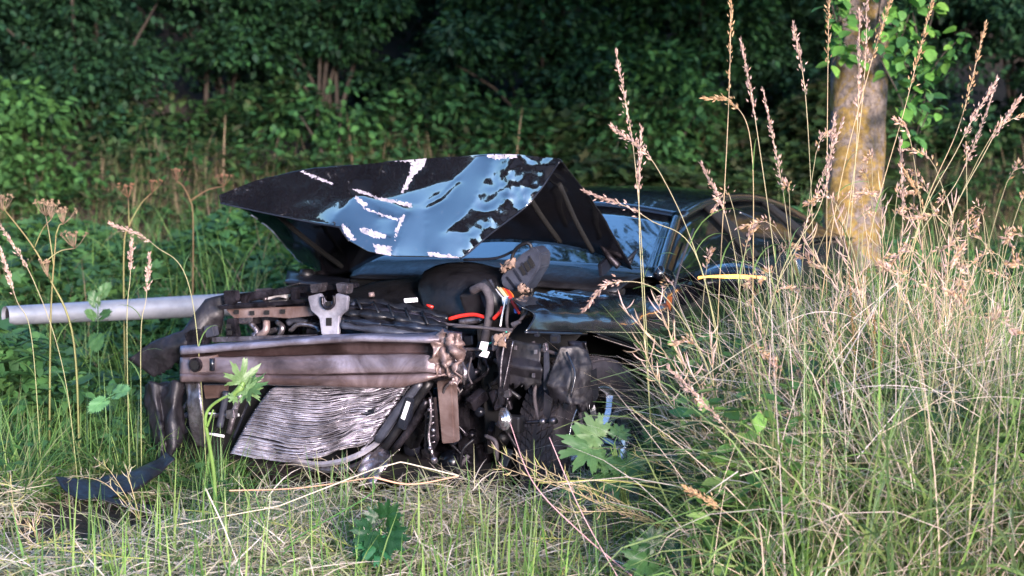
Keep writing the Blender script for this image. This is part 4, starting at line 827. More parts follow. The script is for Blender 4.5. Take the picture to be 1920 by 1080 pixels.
# left of the radiator: struts, pipes
sheet('radiator_strut', [[U(350, 716, .68), U(378, 716, .68)], [U(356, 760, .70), U(384, 760, .70)], [U(362, 800, .69), U(390, 805, .69)], [U(372, 832, .67), U(392, 836, .67)]], M['steel'], car, 24, 8, .02, .012, 12, smooth=False)
for nm, p, r, mt in (('drier_tube', [(430, 812), (440, 770), (452, 738)], .014, 'steel'), ('drier_tube', [(412, 800), (418, 770), (425, 735)], .016, 'plastic_grey'), ('coolant_hose', [(395, 780), (420, 778), (436, 784)], .010, 'steel'),
                     ('coolant_hose', [(330, 790), (345, 780), (372, 776)], .012, 'plastic_grey'), ('cross_bar', [(390, 775), (430, 780), (448, 778)], .006, 'white'), ('cross_bar', [(385, 812), (420, 818)], .006, 'white'), ('condenser_pipe', [(438, 820), (455, 780), (470, 742)], .006, 'bluegrey'),
                     ('support_bar', [(335, 815), (350, 806), (362, 800)], .012, 'bluegrey'), ('support_bar', [(330, 775), (345, 765), (358, 740)], .008, 'plastic_grey')):
    tube(nm, [U(x, y, .64) for x, y in p], r, M[mt], car, 7)
plate('pipe_clamp', [(422, 770), (438, 768), (440, 784), (424, 786)], .68, .03, M['steel'], car, .003); plate('mount_plate', [(380, 722), (425, 722), (422, 745), (384, 748)], .60, .02, M['rust'], car, .003)
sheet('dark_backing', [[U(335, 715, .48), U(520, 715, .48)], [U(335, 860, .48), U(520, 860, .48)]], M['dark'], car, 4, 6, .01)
# --- torn bumper skin on the left
def skin(name, rows_, **k): return sheet(name, [[U(*p) for p in r] for r in rows_], M['liner'], car, curve=False, rag=.008, **k)
skin('bumper_skin', [[(242, 672, .62), (290, 640, .60), (345, 622, .56), (385, 562, .50), (420, 552, .48)], [(262, 686, .60), (300, 662, .62), (350, 640, .60), (392, 600, .52), (420, 585, .48)], [(290, 706, .58), (320, 690, .58), (352, 665, .58), (395, 640, .50), (412, 622, .46)]], nr=14, nc=34, thick=.006, rough=.02, rs=6)
skin('bumper_skin', [[(274, 722, .62), (284, 716, .65), (304, 722, .63), (330, 712, .67), (350, 718, .62)], [(270, 752, .64), (290, 745, .68), (303, 750, .64), (326, 750, .70), (338, 742, .64)], [(284, 790, .68), (300, 788, .71), (308, 794, .68), (320, 792, .73), (346, 804, .67)], [(288, 826, .72), (304, 824, .75), (312, 836, .71), (328, 838, .75), (334, 834, .70)], [(298, 862, .76), (302, 872, .78), (306, 868, .75), (312, 876, .77), (320, 852, .74)]], nr=26, nc=20, thick=.006, rough=.03, rs=8)
skin('bumper_brace', [[(300, 720, .60), (352, 716, .60)], [(296, 735, .64), (352, 730, .64)]], nr=6, nc=12, thick=.01, rough=.01)
# --- behind and right of the beam end: lower engine clutter
for nm, pts, u, th, mt in (
    ('chassis_leg', [(818, 716), (846, 708), (852, 830), (828, 832)], .60, .05, 'rust'), ('front_bracket', [(796, 760), (812, 745), (818, 826), (806, 852), (794, 850)], .66, .03, 'darksteel'), ('gearbox_flange', [(848, 700), (900, 690), (930, 760), (920, 850), (860, 862)], .30, .15, 'darksteel'),
    ('sump', [(780, 845), (905, 850), (900, 888), (800, 885)], .30, .30, 'darksteel'), ('wing_bracket', [(940, 625), (956, 640), (952, 700), (944, 760), (932, 760), (934, 700), (928, 660)], .64, .03, 'darksteel'),
    ('clip', [(1030, 628), (1048, 628), (1048, 644), (1030, 644)], .62, .02, 'bluegrey'), ('clip', [(1000, 622), (1010, 622), (1010, 632), (1000, 632)], .62, .02, 'bluegrey'),
    ('horn_bracket', [(934, 732), (956, 732), (957, 745), (936, 747)], .64, .02, 'steel'), ('small_bracket', [(1016, 645), (1024, 642), (1026, 658), (1018, 662)], .60, .02, 'steel'), ('side_plate', [(1018, 660), (1026, 660), (1030, 730), (1018, 732)], .52, .02, 'plastic_grey'),
    ('alternator_bracket', [(868, 660), (884, 658), (886, 675), (870, 678)], .56, .03, 'darksteel'), ('torn_bracket', [(920, 630), (944, 628), (938, 652), (922, 660)], .62, .015, 'steel')):
    plate(nm, pts, u, th, M[mt], car, .004)
sheet('headlamp_carrier', [[U(958, 636, .56), U(985, 642, .56), U(1016, 644, .55)], [U(956, 672, .575), U(985, 672, .57), U(1013, 680, .56)], [U(951, 684, .60), U(985, 690, .60), U(1018, 694, .585)], [U(955, 700, .575), U(985, 706, .575), U(1015, 712, .56)], [U(951, 716, .575), U(978, 724, .58), U(1016, 722, .55)]], M['liner'], car, 25, 21, .006, .004, 12, curve=False, rag=.018)
for q_ in ((966, 652), (1004, 660), (1000, 704)): plate('fixing_hole', [(q_[0]-3, q_[1]-4), (q_[0]+3, q_[1]-4), (q_[0]+3, q_[1]+4), (q_[0]-3, q_[1]+4)], .605, .004, M['steel'], car, .001)
tube('bracket_edge', [U(948, 632, .66), U(940, 680, .665), U(938, 725, .66)], .004, M['steel'], car, 5); tube('bracket_edge', [U(962, 640, .64), U(952, 690, .645), U(944, 728, .65)], .003, M['steel'], car, 5)
sheet('torn_foam', [[U(934, 630, .64), U(955, 626, .64)], [U(926, 650, .67), U(946, 648, .66)]], M['tan'], car, 10, 12, .015, .05, 26, seed=9)
plate('clip_hole', [(1034, 632), (1044, 632), (1044, 640), (1034, 640)], .622, .003, M['dark'], car, 0)
for k in range(7):
    y = 760+k*12; tube('pulley_rib', [U(798+k, y, .665), U(812+k*.6, y-4, .665)], .004, M['steel'], car, 5)
tube('oil_pipe', [U(806, 745, .68), U(808, 780, .68), U(804, 820, .68), U(812, 856, .68)], .007, M['steel'], car, 6); tube('pipe_bolt', [U(813, 860, .70), U(815, 864, .72)], .014, M['steel'], car, 8)
for x, y, r in ((804, 768, .008), (812, 806, .008), (806, 840, .010)): tube('bolt', [U(x, y, .69), U(x+1, y+1, .705)], r, M['steel'], car, 6)
hc = U(944, 786, .66); hn = empty('horn', hc); hn.parent = car
v, f = revolve([(0, .016), (.018, .016), (.02, .008), (.036, .010), (.038, .0), (.052, .002), (.054, -.008), (.03, -.03), (.0, -.03)], (0, 0, 0), 32); hm_ = MB().add(v*.85, f).build('horn_disc', M['rim'], hn, False); hn.rotation_euler = (0, 0, math.radians(-128))
tube('horn_mount', [U(952, 745, .63), U(950, 760, .63), U(948, 772, .64)], .007, M['darksteel'], car, 6)
box('horn_body', U(965, 795, .60), (.05, .07, .07), M['plastic'], car, bevel=.01)
sheet('chewed_liner', [[U(1050, 650, .50), U(1085, 648, .45), U(1102, 660, .42)], [U(1035, 690, .52), U(1075, 682, .50), U(1110, 690, .44)], [U(1025, 720, .55), U(1065, 728, .54), U(1112, 735, .44)], [U(1030, 745, .52), U(1070, 765, .54), U(1108, 760, .46)]], M['liner'], car, 26, 26, .004, .014, 16, curve=False, rag=.03)
tube('liner_rib', [U(1062, 660, .53), U(1078, 700, .55), U(1070, 745, .57)], .005, M['bluegrey'], car, 5)
plate('liner_scrap', [(1098, 700), (1118, 690), (1122, 742), (1108, 770), (1100, 735)], .45, .006, M['liner'], car, .001)
plate('liner_scrap', [(1020, 735), (1036, 748), (1030, 790), (1018, 776)], .55, .006, M['liner'], car, .001)
sheet('strut_bracket', [[U(1066, 640, .42), U(1100, 640, .42)], [U(1070, 665, .44), U(1104, 668, .42)], [U(1080, 690, .46), U(1100, 700, .46)]], M['darksteel'], car, 12, 10, .006, .02, 16)
tube('track_rod', [U(985, 792, .60), U(1020, 790, .58), U(1046, 790, .55)], .008, M['darksteel'], car, 6); tube('rod_end', [U(1014, 790, .60), U(1022, 790, .60)], .012, M['steel'], car, 8); tube('rod_end', [U(1032, 789, .60), U(1042, 789, .60)], .014, M['steel'], car, 8)
rc = random.Random(5)
for k in range(60):                                             # dim lumps of machinery deep in the bay
    x = rc.uniform(770, 955); y = rc.uniform(640, 870) if x > 860 else rc.uniform(720, 870); u = rc.uniform(.15, .48); p = U(x, y, u); mt = rc.choice(['darksteel', 'plastic', 'plastic', 'bluegrey'])
    if k % 3: box('casting', p, (rc.uniform(.03, .10), rc.uniform(.02, .08), rc.uniform(.02, .09)), M[mt], car, (rc.uniform(-.6, .6), rc.uniform(-.6, .6), rc.uniform(-.6, .6)), .006)
    else: tube('pulley', [p, p+np.array([rc.uniform(.02, .04), rc.uniform(-.03, .03), rc.uniform(-.02, .02)])], rc.uniform(.015, .045), M[mt], car, 14)
for k in range(16):
    x = rc.uniform(780, 965); y = rc.uniform(650, 860); u = rc.uniform(.35, .6)
    tube('loose_hose', [U(x, y, u), U(x+rc.uniform(-25, 25), y+rc.uniform(10, 30), u+.02), U(x+rc.uniform(-40, 40), y+rc.uniform(30, 70), u)], rc.uniform(.004, .010), M[rc.choice(['rubber', 'plastic', 'darksteel'])], car, 6)
for k in range(14):
    x = rc.uniform(455, 640); p = U(x, rc.uniform(545, 640), rc.uniform(.28, .42)); box('engine_fitting', p, (rc.uniform(.03, .08), rc.uniform(.03, .10), rc.uniform(.02, .06)), M[rc.choice(['darksteel', 'rust', 'plastic_grey', 'steel'])], car, (rc.uniform(-.5, .5), 0, rc.uniform(-.5, .5)), .006)
# crumpled plate under the radiator
sheet('hanging_splash_plate', [[U(690, 848, .64), U(715, 846, .64), U(742, 838, .62)], [U(676, 872, .68), U(704, 868, .66), U(738, 852, .66)], [U(672, 892, .70), U(696, 896, .70), U(716, 884, .68)], [U(684, 908, .70), U(696, 914, .71), U(704, 906, .70)]], M['steel'], car, 22, 18, .003, .03, 12, rag=.012)
sheet('hanging_splash_plate', [[U(725, 850, .60), U(752, 842, .60)], [U(715, 875, .62), U(735, 860, .62)], [U(712, 892, .64), U(722, 880, .63)]], M['steel'], car, 12, 10, .003, .03, 15, rag=.01)

# --- torn undertray lying in the grass at the left
tp = D(220, 930, 7.0); tray = empty('torn_undertray', (tp[0], tp[1], gh(tp[0], tp[1])), label='torn black plastic undertray curling down onto the mown grass at left', cat='car debris')
ob = np.array(tray.location[:])
R_ = [[(104, 896, 6.95), (150, 900, 7.0), (200, 895, 7.15), (255, 884, 7.25), (296, 862, 7.35), (312, 850, 7.4)], [(122, 920, 6.85), (165, 926, 6.9), (215, 908, 7.05), (262, 892, 7.15), (300, 872, 7.3), (322, 856, 7.35)], [(150, 936, 6.8), (190, 938, 6.85), (235, 930, 6.95), (270, 912, 7.05), (306, 885, 7.25), (330, 862, 7.3)]]
sheet('tray_panel', [[D(*p)-ob for p in r] for r in R_], M['plastic'], tray, 14, 46, .005, .02, 7, smooth=True)
sheet('tray_edge', [[D(*p)-ob for p in ((180, 930, 6.82), (240, 944, 6.84), (295, 952, 6.9))], [D(*p)-ob for p in ((185, 938, 6.8), (240, 952, 6.8), (290, 960, 6.86))]], M['plastic'], tray, 5, 20, .006, .01, 7)

# ------------------------------------------------------------------ foreground grass
def in_tray(x, y): return (x > -1.95) & (x < -1.30) & (y > 6.50) & (y < 7.5)
def mown(n, x0, x1, y0, y1, zmax, cols, L, w, tilt=(1.0, 1.7), seg=4, dens=None, bend=.6):
    x, y = region(n, x0, x1, y0, y1)
    m = ~in_car(x, y, .02) & ~in_tray(x, y)
    if dens: m &= np.array([dens(a, b) for a, b in zip(x, y)])
    x, y = x[m], y[m]; n = len(x); th = rng.uniform(*tilt, n)
    return blades_geo(on_ground(x, y, 0)+np.stack([0*x, 0*x, rng.random(n)*zmax], 1), rng.uniform(0, 6.283, n), rng.uniform(*L, n), rng.uniform(*w, n), th, th+rng.uniform(-.2, bend, n), tints(n, cols, .25), seg)
def patch(sx, thr, seed): return lambda a, b: mn.noise(Vector((a*sx, b*sx, seed)))+random.uniform(-.35, .35) > thr
HAY = [(.60, .51, .42), (.50, .43, .32), (.70, .62, .54), (.36, .33, .22), (.42, .44, .22), (.20, .28, .10)]
B = Batch()
B.add(mown(42000, -2.8, 2.0, 5.7, 7.8, .14, HAY, (.08, .30), (.003, .0075), dens=patch(2.2, -.28, 2), bend=1.6))
B.add(mown(9000, -1.5, .9, 6.2, 7.5, .20, HAY, (.08, .28), (.0025, .006), (.7, 1.6), dens=patch(3, -.1, 5), bend=1.5))
B.build('hay', M['straw'], kind='stuff', label='pale mown grass lying in front of the wreck')
B = Batch()
B.add(mown(15000, -3.0, 2.4, 5.7, 8.3, .08, GREEN+NETTLE[1:2], (.08, .30), (.004, .011), (.2, 1.5), dens=patch(1.6, .0, 4), bend=1.2))
B.add(mown(420, -1.6, .6, 5.7, 6.7, .02, GREEN+[(.24, .34, .10)], (.2, .46), (.005, .012), (.0, .4), bend=.5))
B.add(mown(6500, -3.2, -1.15, 7.0, 8.4, .10, GREEN+NETTLE+[(.26, .28, .14)], (.18, .5), (.003, .008), (.0, 1.1), bend=1.3))
B.build('short_grass', M['leaf'], kind='stuff', label='green grass shoots coming up through the mown grass')
def low_leaves(n, x0, x1, y0, y1, zmax, size, cols, thr, seed, tv=LEAF_V, tf=LEAF_F):
    x, y = region(n, x0, x1, y0, y1); m = ~in_car(x, y, .02) & ~in_tray(x, y) & np.array([patch(1.8, thr, seed)(a, b) for a, b in zip(x, y)]); x, y = x[m], y[m]; n = len(x)
    d = rng.normal(size=(n, 3))*[1, 1, .3]
    return scatter_geo(tv, tf, on_ground(x, y)+np.stack([0*x, 0*x, rng.random(n)*zmax], 1), rot_from(d, rng.uniform(-.5, .5, n)), rng.uniform(.5, 1.2, n)*size, tints(n, cols, .35))
B = Batch(); B.add(low_leaves(5000, -3, 2.4, 5.8, 7.8, .10, .05, GREEN+NETTLE, .0, 11)); B.add(low_leaves(900, -2.6, 2.4, 5.8, 7.6, .10, .10, GREEN+NETTLE, .0, 12, MAPLE_V, MAPLE_F))
B.add(low_leaves(2600, -3.2, -1.2, 7.0, 8.4, .3, .07, NETTLE, -.1, 14)); B.add(low_leaves(15000, .6, 2.6, 5.7, 7.7, .75, .09, NETTLE+GREEN, -.02, 13))
B.build('low_weeds', M['leaf'], kind='stuff', label='low green weeds among the mown grass')

# tall clump on the right, thinning upwards
def clumpx(n): return np.clip(rng.beta(2.2, 1.5, n)*2.5+.42, .5, 2.9)
def bank_h(x): return np.interp(x, [.2, .5, .6, .8, 1.1, 1.6, 2.2], [.06, .12, .50, .90, 1.10, 1.10, .95])
B = Batch(); n = 13500; x = clumpx(n); y = rng.uniform(5.5, 7.7, n); m = ~in_car(x, y, .0); x, y = x[m], y[m]; n = len(x)
L = bank_h(x)*rng.uniform(.35, 1.12, n); th = rng.uniform(0, .5, n); c = tints(n, GREEN+[(.22, .30, .10), (.17, .27, .12)], .25)
B.add(blades_geo(on_ground(x, y), rng.uniform(0, 6.283, n), L, rng.uniform(.004, .013, n), th, th+rng.uniform(.1, 2.1, n)**1.3, c, 6, c*.9+.1*np.array([.5, .4, .25])))
B.build('tall_grass', M['leaf'], kind='stuff', label='thick tall green grass hiding the side of the car at right')
B = Batch(); n = 5600; x = clumpx(n); y = rng.uniform(5.5, 7.7, n); m = ~in_car(x, y, .0); x, y = x[m], y[m]; n = len(x)
L = bank_h(x)*rng.uniform(.4, 1.2, n); th = rng.uniform(0, .7, n)
B.add(blades_geo(on_ground(x, y), rng.uniform(0, 6.283, n), L, rng.uniform(.003, .0065, n), th, th+rng.uniform(.0, 1.9, n), tints(n, STRAW, .2), 6))
B.add(mown(4500, .6, 2.6, 5.6, 7.3, .62, STRAW+HAY, (.10, .35), (.0025, .005), (.4, 1.8), 5))
B.add(mown(2000, .85, 2.6, 5.6, 7.6, .85, STRAW, (.2, .6), (.0025, .0045), (.7, 1.8), 7, bend=1.0))
B.build('dry_grass', M['straw'], kind='stuff', label='dry straw coloured grass mixed into the tall clump at right')

def spikelets(B, P, a0, m, spread, size, col, jit=.2, branch=.03):
    """seed head: little husks along the end of a stem"""
    T = np.gradient(P, axis=0); T /= np.linalg.norm(T, axis=1, keepdims=True); k = len(P)
    s = a0+(1-a0)*rng.random(m)**.9; i = np.minimum((s*(k-1)).astype(int), k-2); f = (s*(k-1)-i)[:, None]; base = P[i]*(1-f)+P[i+1]*f
    rd = rng.normal(size=(m, 3)); taper = np.clip((1-s)/(1-a0)+.15, 0, 1)[:, None]
    d = T[i]+rd*spread; d /= np.linalg.norm(d, axis=1, keepdims=True); pos = base+d*branch*rng.random((m, 1))*taper
    B.add(scatter_geo(SPK_V, SPK_F, pos, rot_from(d, rng.uniform(-3, 3, m)), rng.uniform(.7, 1.3, m)*size, tints(m, col, jit)))
PINK = [(.52, .37, .31), (.62, .46, .39), (.44, .29, .23), (.56, .40, .36)]; TANH = [(.52, .34, .18), (.60, .42, .24), (.45, .28, .15)]
def stem_into(B, P, r0, r1, c0, c1):
    k = len(P); v, f = tube_geo(P, np.linspace(r0, r1, k), 4); t = np.repeat(np.linspace(0, 1, k), 4)[:, None]
    B.addlist(v, f, np.array(c0)*(1-t)+np.array(c1)*t)
B = Batch()                                                     # the many lesser seed heads within the clump
for q in range(130):
    x = float(clumpx(1)[0]); y = random.uniform(5.6, 7.5)
    if in_car(np.array([x]), np.array([y]), .03)[0]: continue
    h = float(bank_h(x))*random.uniform(.8, 1.35); a = random.uniform(0, 6.28); ln = random.uniform(.05, .35)
    p0 = np.array([x, y, float(gh(x, y))]); p1 = p0+np.array([math.cos(a)*ln*.3, math.sin(a)*ln*.3, h*.6]); p2 = p0+np.array([math.cos(a)*ln, math.sin(a)*ln, h]); p3 = p2+np.array([math.cos(a)*ln*.6, math.sin(a)*.2*ln, -random.uniform(-.12, .06)])
    P = catmull([p0, p1, p2, p3], 14); stem_into(B, P, .0018, .0009, (.25, .32, .10), (.55, .42, .30)); spikelets(B, P, .68, 40, .4, .019, PINK+TANH, .2, .03)
B.build('seeding_grass', M['straw'], kind='stuff', label='lesser seed heads all through the tall clump at right')

def stalk(pts, label, head='pink', a0=.68, m=110, spread=.28, size=.017, r=.0022, branch=.035, cat='grass stalk', group='tall seeding grass stalks in front of the car'):
    """one tall stalk; its points are world positions from the ground to the tip"""
    b0 = np.array(pts[0]); root = empty('grass_stalk', tuple(b0), label=label, cat=cat, group=group); P = catmull([np.array(p)-b0 for p in pts], 34)
    B = Batch(); stem_into(B, P, r, r*.45, (.32, .38, .14) if head != 'tan' else (.5, .38, .16), (.66, .50, .36)); B.build('stem', M['straw'], root)
    B = Batch(); spikelets(B, P, a0, m, spread, size, PINK if head == 'pink' else TANH, .15, branch); B.build('seed_head', M['straw'], root, kind='stuff')
    for k in range(2):
        i = int(8+k*6); c = np.array([[.16, .28, .09]]); g = blades_geo(P[i][None], np.array([random.uniform(0, 6.28)]), np.array([random.uniform(.15, .3)]), np.array([.006]), np.array([.4]), np.array([1.9]), c, 6)
        BB = Batch(); BB.add(g); BB.build('blade', M['leaf'], root)
def spath(d, *p): 
    q = [D(x, y, d+.04*k) for k, (x, y) in enumerate(p)]; q[0] = np.array([q[0][0], q[0][1], float(gh(q[0][0], q[0][1]))]); return q
S = [
 (6.6, [(1230, 900), (1212, 620), (1190, 300), (1155, 97)], 'tall thin stalk rising right of the bonnet corner, leaning slightly left'),
 (6.7, [(1335, 900), (1345, 620), (1366, 200), (1372, -70)], 'straight upright stalk between windscreen and tree, running out of the top', 'tan'),
 (6.5, [(1500, 900), (1466, 600), (1420, 250), (1389, 74)], 'stalk with slender pink head just left of the arching one, tip beside dark leaves'),
 (6.7, [(1540, 900), (1528, 560), (1512, 200), (1487, 45)], 'tall pink stalk with bent tip left of the trunk'),
 (6.8, [(1552, 900), (1550, 500), (1552, 150), (1556, -60)], 'upright tan stalk along the left edge of the trunk', 'tan'),
 (6.5, [(1560, 900), (1585, 560), (1607, 250), (1612, 24)], 'upright pink stalk crossing the trunk middle, tip below the climber'),
 (6.6, [(1548, 900), (1572, 560), (1618, 180), (1626, -60)], 'slim stalk in front of the trunk reaching past the top'),
 (6.4, [(1480, 900), (1560, 430), (1630, 130), (1680, -30)], 'stalk leaning right across the trunk with a feathery tan head', 'tan'),
 (6.6, [(1560, 900), (1620, 500), (1700, 190), (1752, -10)], 'long stalk leaning right beside the hanging leaves with reddish head', 'tan'),
 (6.4, [(1650, 900), (1710, 480), (1800, 230), (1848, 44)], 'dense tan headed stalk, tallest at the right edge', 'tan'),
 (6.5, [(1640, 900), (1740, 520), (1850, 280), (1912, 184)], 'loose headed stalk leaning to the far right edge'),
 (6.3, [(1620, 900), (1700, 500), (1800, 270), (1868, 150)], 'thick pale stalk right of the hanging leaves, leaning right'),
 (6.7, [(1600, 900), (1690, 520), (1800, 330), (1866, 165)], 'pink stalk close beside the thick pale one at right'),
 (6.6, [(1405, 900), (1412, 500), (1408, 270), (1375, 195), (1318, 183)], 'arching stalk whose head droops to the left above the car roof', 'tan'),
 (6.5, [(1420, 900), (1330, 560), (1235, 320), (1145, 236)], 'stalk leaning far left across the windscreen pillar'),
 (6.4, [(1400, 900), (1320, 520), (1215, 410), (1096, 358)], 'stalk bending left over the windscreen with pale drooping head'),
 (6.6, [(1400, 900), (1390, 600), (1365, 420), (1316, 308)], 'medium stalk over the car door frame leaning left'),
 (6.8, [(1530, 900), (1490, 560), (1470, 370), (1430, 165)], 'pink stalk over the rear door, left of the two crossing ones'),
 (6.6, [(1400, 900), (1440, 600), (1500, 450), (1580, 225)], 'stalk leaning right over the car rear towards the trunk foot'),
 (6.5, [(1380, 900), (1450, 560), (1540, 380), (1565, 215)], 'straight stalk crossing others left of the trunk'),
 (6.7, [(1760, 900), (1752, 560), (1735, 400), (1690, 310)], 'reddish stalk right of the trunk curving left at its tip', 'tan'),
 (6.6, [(1690, 900), (1684, 560), (1692, 420), (1688, 260)], 'short upright stalk just right of the trunk foot'),
 (6.4, [(1240, 860), (1205, 560), (1198, 380), (1202, 240)], 'short pink stalk close beside the thin one near the windscreen'),
 (6.2, [(1330, 960), (1345, 760), (1250, 560), (1150, 530), (1095, 580)], 'stalk with drooping oat-like head hanging over the front wing'),
 (5.6, [(1640, 1130), (1500, 950), (1380, 820), (1255, 690)], 'thick reddish stalk slanting up left across the lower right'),
 (5.5, [(1530, 1130), (1440, 1040), (1360, 960), (1285, 915)], 'thick pale seed stalk slanting at the bottom, right of centre', 'tan'),
 (6.0, [(1850, 1000), (1780, 900), (1680, 800), (1560, 770), (1400, 785)], 'long arching stalk lying leftwards over the grass at right'),
 (7.4, [(150, 900), (120, 700), (60, 520), (-15, 400)], 'green stalk with pale head leaning out of the left edge'),
 (7.5, [(390, 780), (360, 560), (290, 460), (208, 420)], 'thin stalk arching left above the lamp post'),
 (7.5, [(240, 780), (238, 620), (244, 520), (247, 450)], 'short upright stalk in front of the lamp post middle'),
 (7.5, [(262, 790), (264, 640), (274, 560), (280, 478)], 'short pale headed stalk in front of the lamp post, the right one of the pair'),
 (7.4, [(80, 900), (60, 640), (30, 560), (2, 470)], 'pale headed stalk at the left edge in front of the lamp post end')]
for it in S: stalk(spath(it[0], *it[1]), it[2], it[3] if len(it) > 3 else 'pink')

# pod-bearing dry stems
def pods(B, P, m, size, col, a0=.3):
    T = np.gradient(P, axis=0); T /= np.linalg.norm(T, axis=1, keepdims=True); k = len(P); s = a0+(1-a0)*np.linspace(0, 1, m); i = np.minimum((s*(k-1)).astype(int), k-2)
    base = P[i]; rd = rng.normal(size=(m, 3)); d = T[i]*.55+rd/np.linalg.norm(rd, axis=1, keepdims=True)*.8; d /= np.linalg.norm(d, axis=1, keepdims=True)
    seg = 5; n = m; Q = np.zeros((n, seg+1, 3)); Q[:, 0] = base; L = rng.uniform(.6, 1.2, n)*size; dd = d.copy()
    for q in range(seg):
        dd = dd+np.array([0, 0, .14])+T[i]*.10; dd /= np.linalg.norm(dd, axis=1, keepdims=True); Q[:, q+1] = Q[:, q]+dd*(L/seg)[:, None]
    W = np.array([.3, .6, 1, 1, .7, .1])*.0024*max(.6, size/.07)
    side = np.cross(dd, rng.normal(size=(n, 3))); side /= np.linalg.norm(side, axis=1, keepdims=True); s2 = np.cross(side, dd)
    v = np.stack([Q+side[:, None]*W[None, :, None], Q-side[:, None]*.5*W[None, :, None]+s2[:, None]*.87*W[None, :, None], Q-side[:, None]*.5*W[None, :, None]-s2[:, None]*.87*W[None, :, None]], 2).reshape(-1, 3)
    f = []
    for q in range(seg):
        a = q*3
        for e in range(3): b = (e+1) % 3; f.append([a+e, a+b, a+b+3, a+e+3])
    f = np.array(f)[None]+(np.arange(n)*3*(seg+1))[:, None, None]; B.add((v, f.reshape(-1, 4), np.repeat(tints(n, col, .15), 3*(seg+1), 0)))
PODC = [(.58, .43, .31), (.68, .52, .42), (.60, .46, .28), (.62, .45, .41)]; GPOD = [(.46, .46, .14), (.55, .50, .20), (.38, .42, .12)]
def pod_plant(p0, tips_, label, col=PODC, per=34, size=.082, r=.0036):
    p0 = np.array(p0); root = empty('pod_plant', tuple(p0), label=label, cat='dried plant', group='dried plants with thin curved pods')
    c = np.mean(tips_, 0)-p0; fork = c*.45; Bs = Batch(); Bp = Batch()
    stem_into(Bs, catmull([fork*0, fork*.5+np.array([0, 0, .02]), fork], 8), r, r*.7, (.45, .42, .15), (.58, .44, .25))
    for t in tips_:
        t = np.array(t)-p0; mid = fork+(t-fork)*.5+rng.normal(size=3)*.03+np.array([0, 0, .03]); P = catmull([fork, mid, t], 22); stem_into(Bs, P, r*.7, r*.25, (.55, .45, .2), (.6, .46, .3)); pods(Bp, P, per, size, col, .2)
    Bs.build('stem', M['straw'], root); Bp.build('pods', M['straw'], root, kind='stuff')
def g_(x, y, d): p = D(x, y, d); return np.array([p[0], p[1], float(gh(p[0], p[1]))])
pod_plant(g_(1700, 960, 6.6), [D(1500, 440, 6.7), D(1560, 400, 6.6), D(1650, 340, 6.8), D(1600, 520, 6.5), D(1690, 430, 6.5)], 'tallest dried pod plant, its sprays crossing the trunk foot', per=40)
pod_plant(g_(1800, 960, 6.5), [D(1720, 420, 6.6), D(1790, 370, 6.5), D(1840, 480, 6.4), D(1880, 560, 6.5), D(1760, 520, 6.6), D(1700, 560, 6.5)], 'bushy dried pod plant at the right edge beside the tallest one', per=40)
pod_plant(g_(1560, 960, 6.5), [D(1420, 600, 6.6), D(1480, 560, 6.5), D(1560, 600, 6.4), D(1390, 680, 6.5), D(1500, 660, 6.4), D(1590, 540, 6.5)], 'pinkish dried pod plant over the rear wing of the car', per=38)
pod_plant(g_(1880, 1000, 6.2), [D(1700, 640, 6.3), D(1760, 600, 6.2), D(1640, 580, 6.3), D(1850, 640, 6.2), D(1900, 700, 6.2)], 'dried pod plant in the right foreground under the bushy one', per=26)
pod_plant(g_(1420, 960, 6.3), [D(1160, 570, 6.5), D(1200, 640, 6.4), D(1230, 560, 6.4), D(1280, 680, 6.3), D(1330, 620, 6.4)], 'dried pod plant spreading in front of the front wing and door', per=22)
pod_plant(g_(1500, 1080, 6.1), [D(915, 835, 6.3), D(930, 872, 6.3), D(1000, 900, 6.2), D(960, 850, 6.35), D(1050, 960, 6.1)], 'yellow pod plant sprawling left below the front wheel', GPOD+PODC, 34, .05)
pod_plant(g_(1560, 1060, 6.1), [D(1195, 770, 6.3), D(1240, 820, 6.2), D(1180, 850, 6.3), D(1290, 860, 6.2), D(1150, 900, 6.2)], 'greenish yellow pod plant right of the front wheel', GPOD, 24, .05)
pod_plant(g_(1650, 1080, 5.9), [D(1320, 760, 6.2), D(1400, 740, 6.1), D(1450, 820, 6.0), D(1340, 860, 6.0), D(1500, 760, 6.0)], 'dried pod plant in the grass between wheel and right edge', PODC+GPOD, 22, .05)
pod_plant(g_(80, 1080, 6.3), [D(20, 900, 6.6), D(90, 960, 6.5), D(30, 980, 6.3), D(130, 1000, 6.3)], 'pale flattened pod stems at the bottom left corner', GPOD+PODC, 20, .05)
pod_plant(g_(330, 960, 6.6), [D(130, 890, 6.9), D(180, 860, 7.0), D(240, 880, 6.9)], 'pale flattened pod stems beside the torn undertray', GPOD+HAY, 18, .045)

B = Batch()                                                     # flattened cut stems, their pods set like combs
for q in range(170):
    x, y = random.uniform(-2.4, 1.3), random.uniform(5.8, 7.6)
    if in_car(np.array([x]), np.array([y]), .02)[0] or in_tray(x, y): continue
    a = random.uniform(0, 6.28); L = random.uniform(.2, .45); z = float(gh(x, y))+random.uniform(.04, .2); p0 = np.array([x, y, z]); p2 = p0+np.array([math.cos(a)*L, math.sin(a)*L, random.uniform(-.06, .08)]); P = catmull([p0, (p0+p2)/2+rng.normal(size=3)*.03, p2], 16)
    c_ = random.choice(HAY[:5]+GPOD); stem_into(B, P, .0022, .001, c_, c_); pods(B, P, 18, .045, [c_, c_], .15)
B.build('cut_stems', M['straw'], kind='stuff', label='flattened cut stems with comb-like pods in the mown grass')

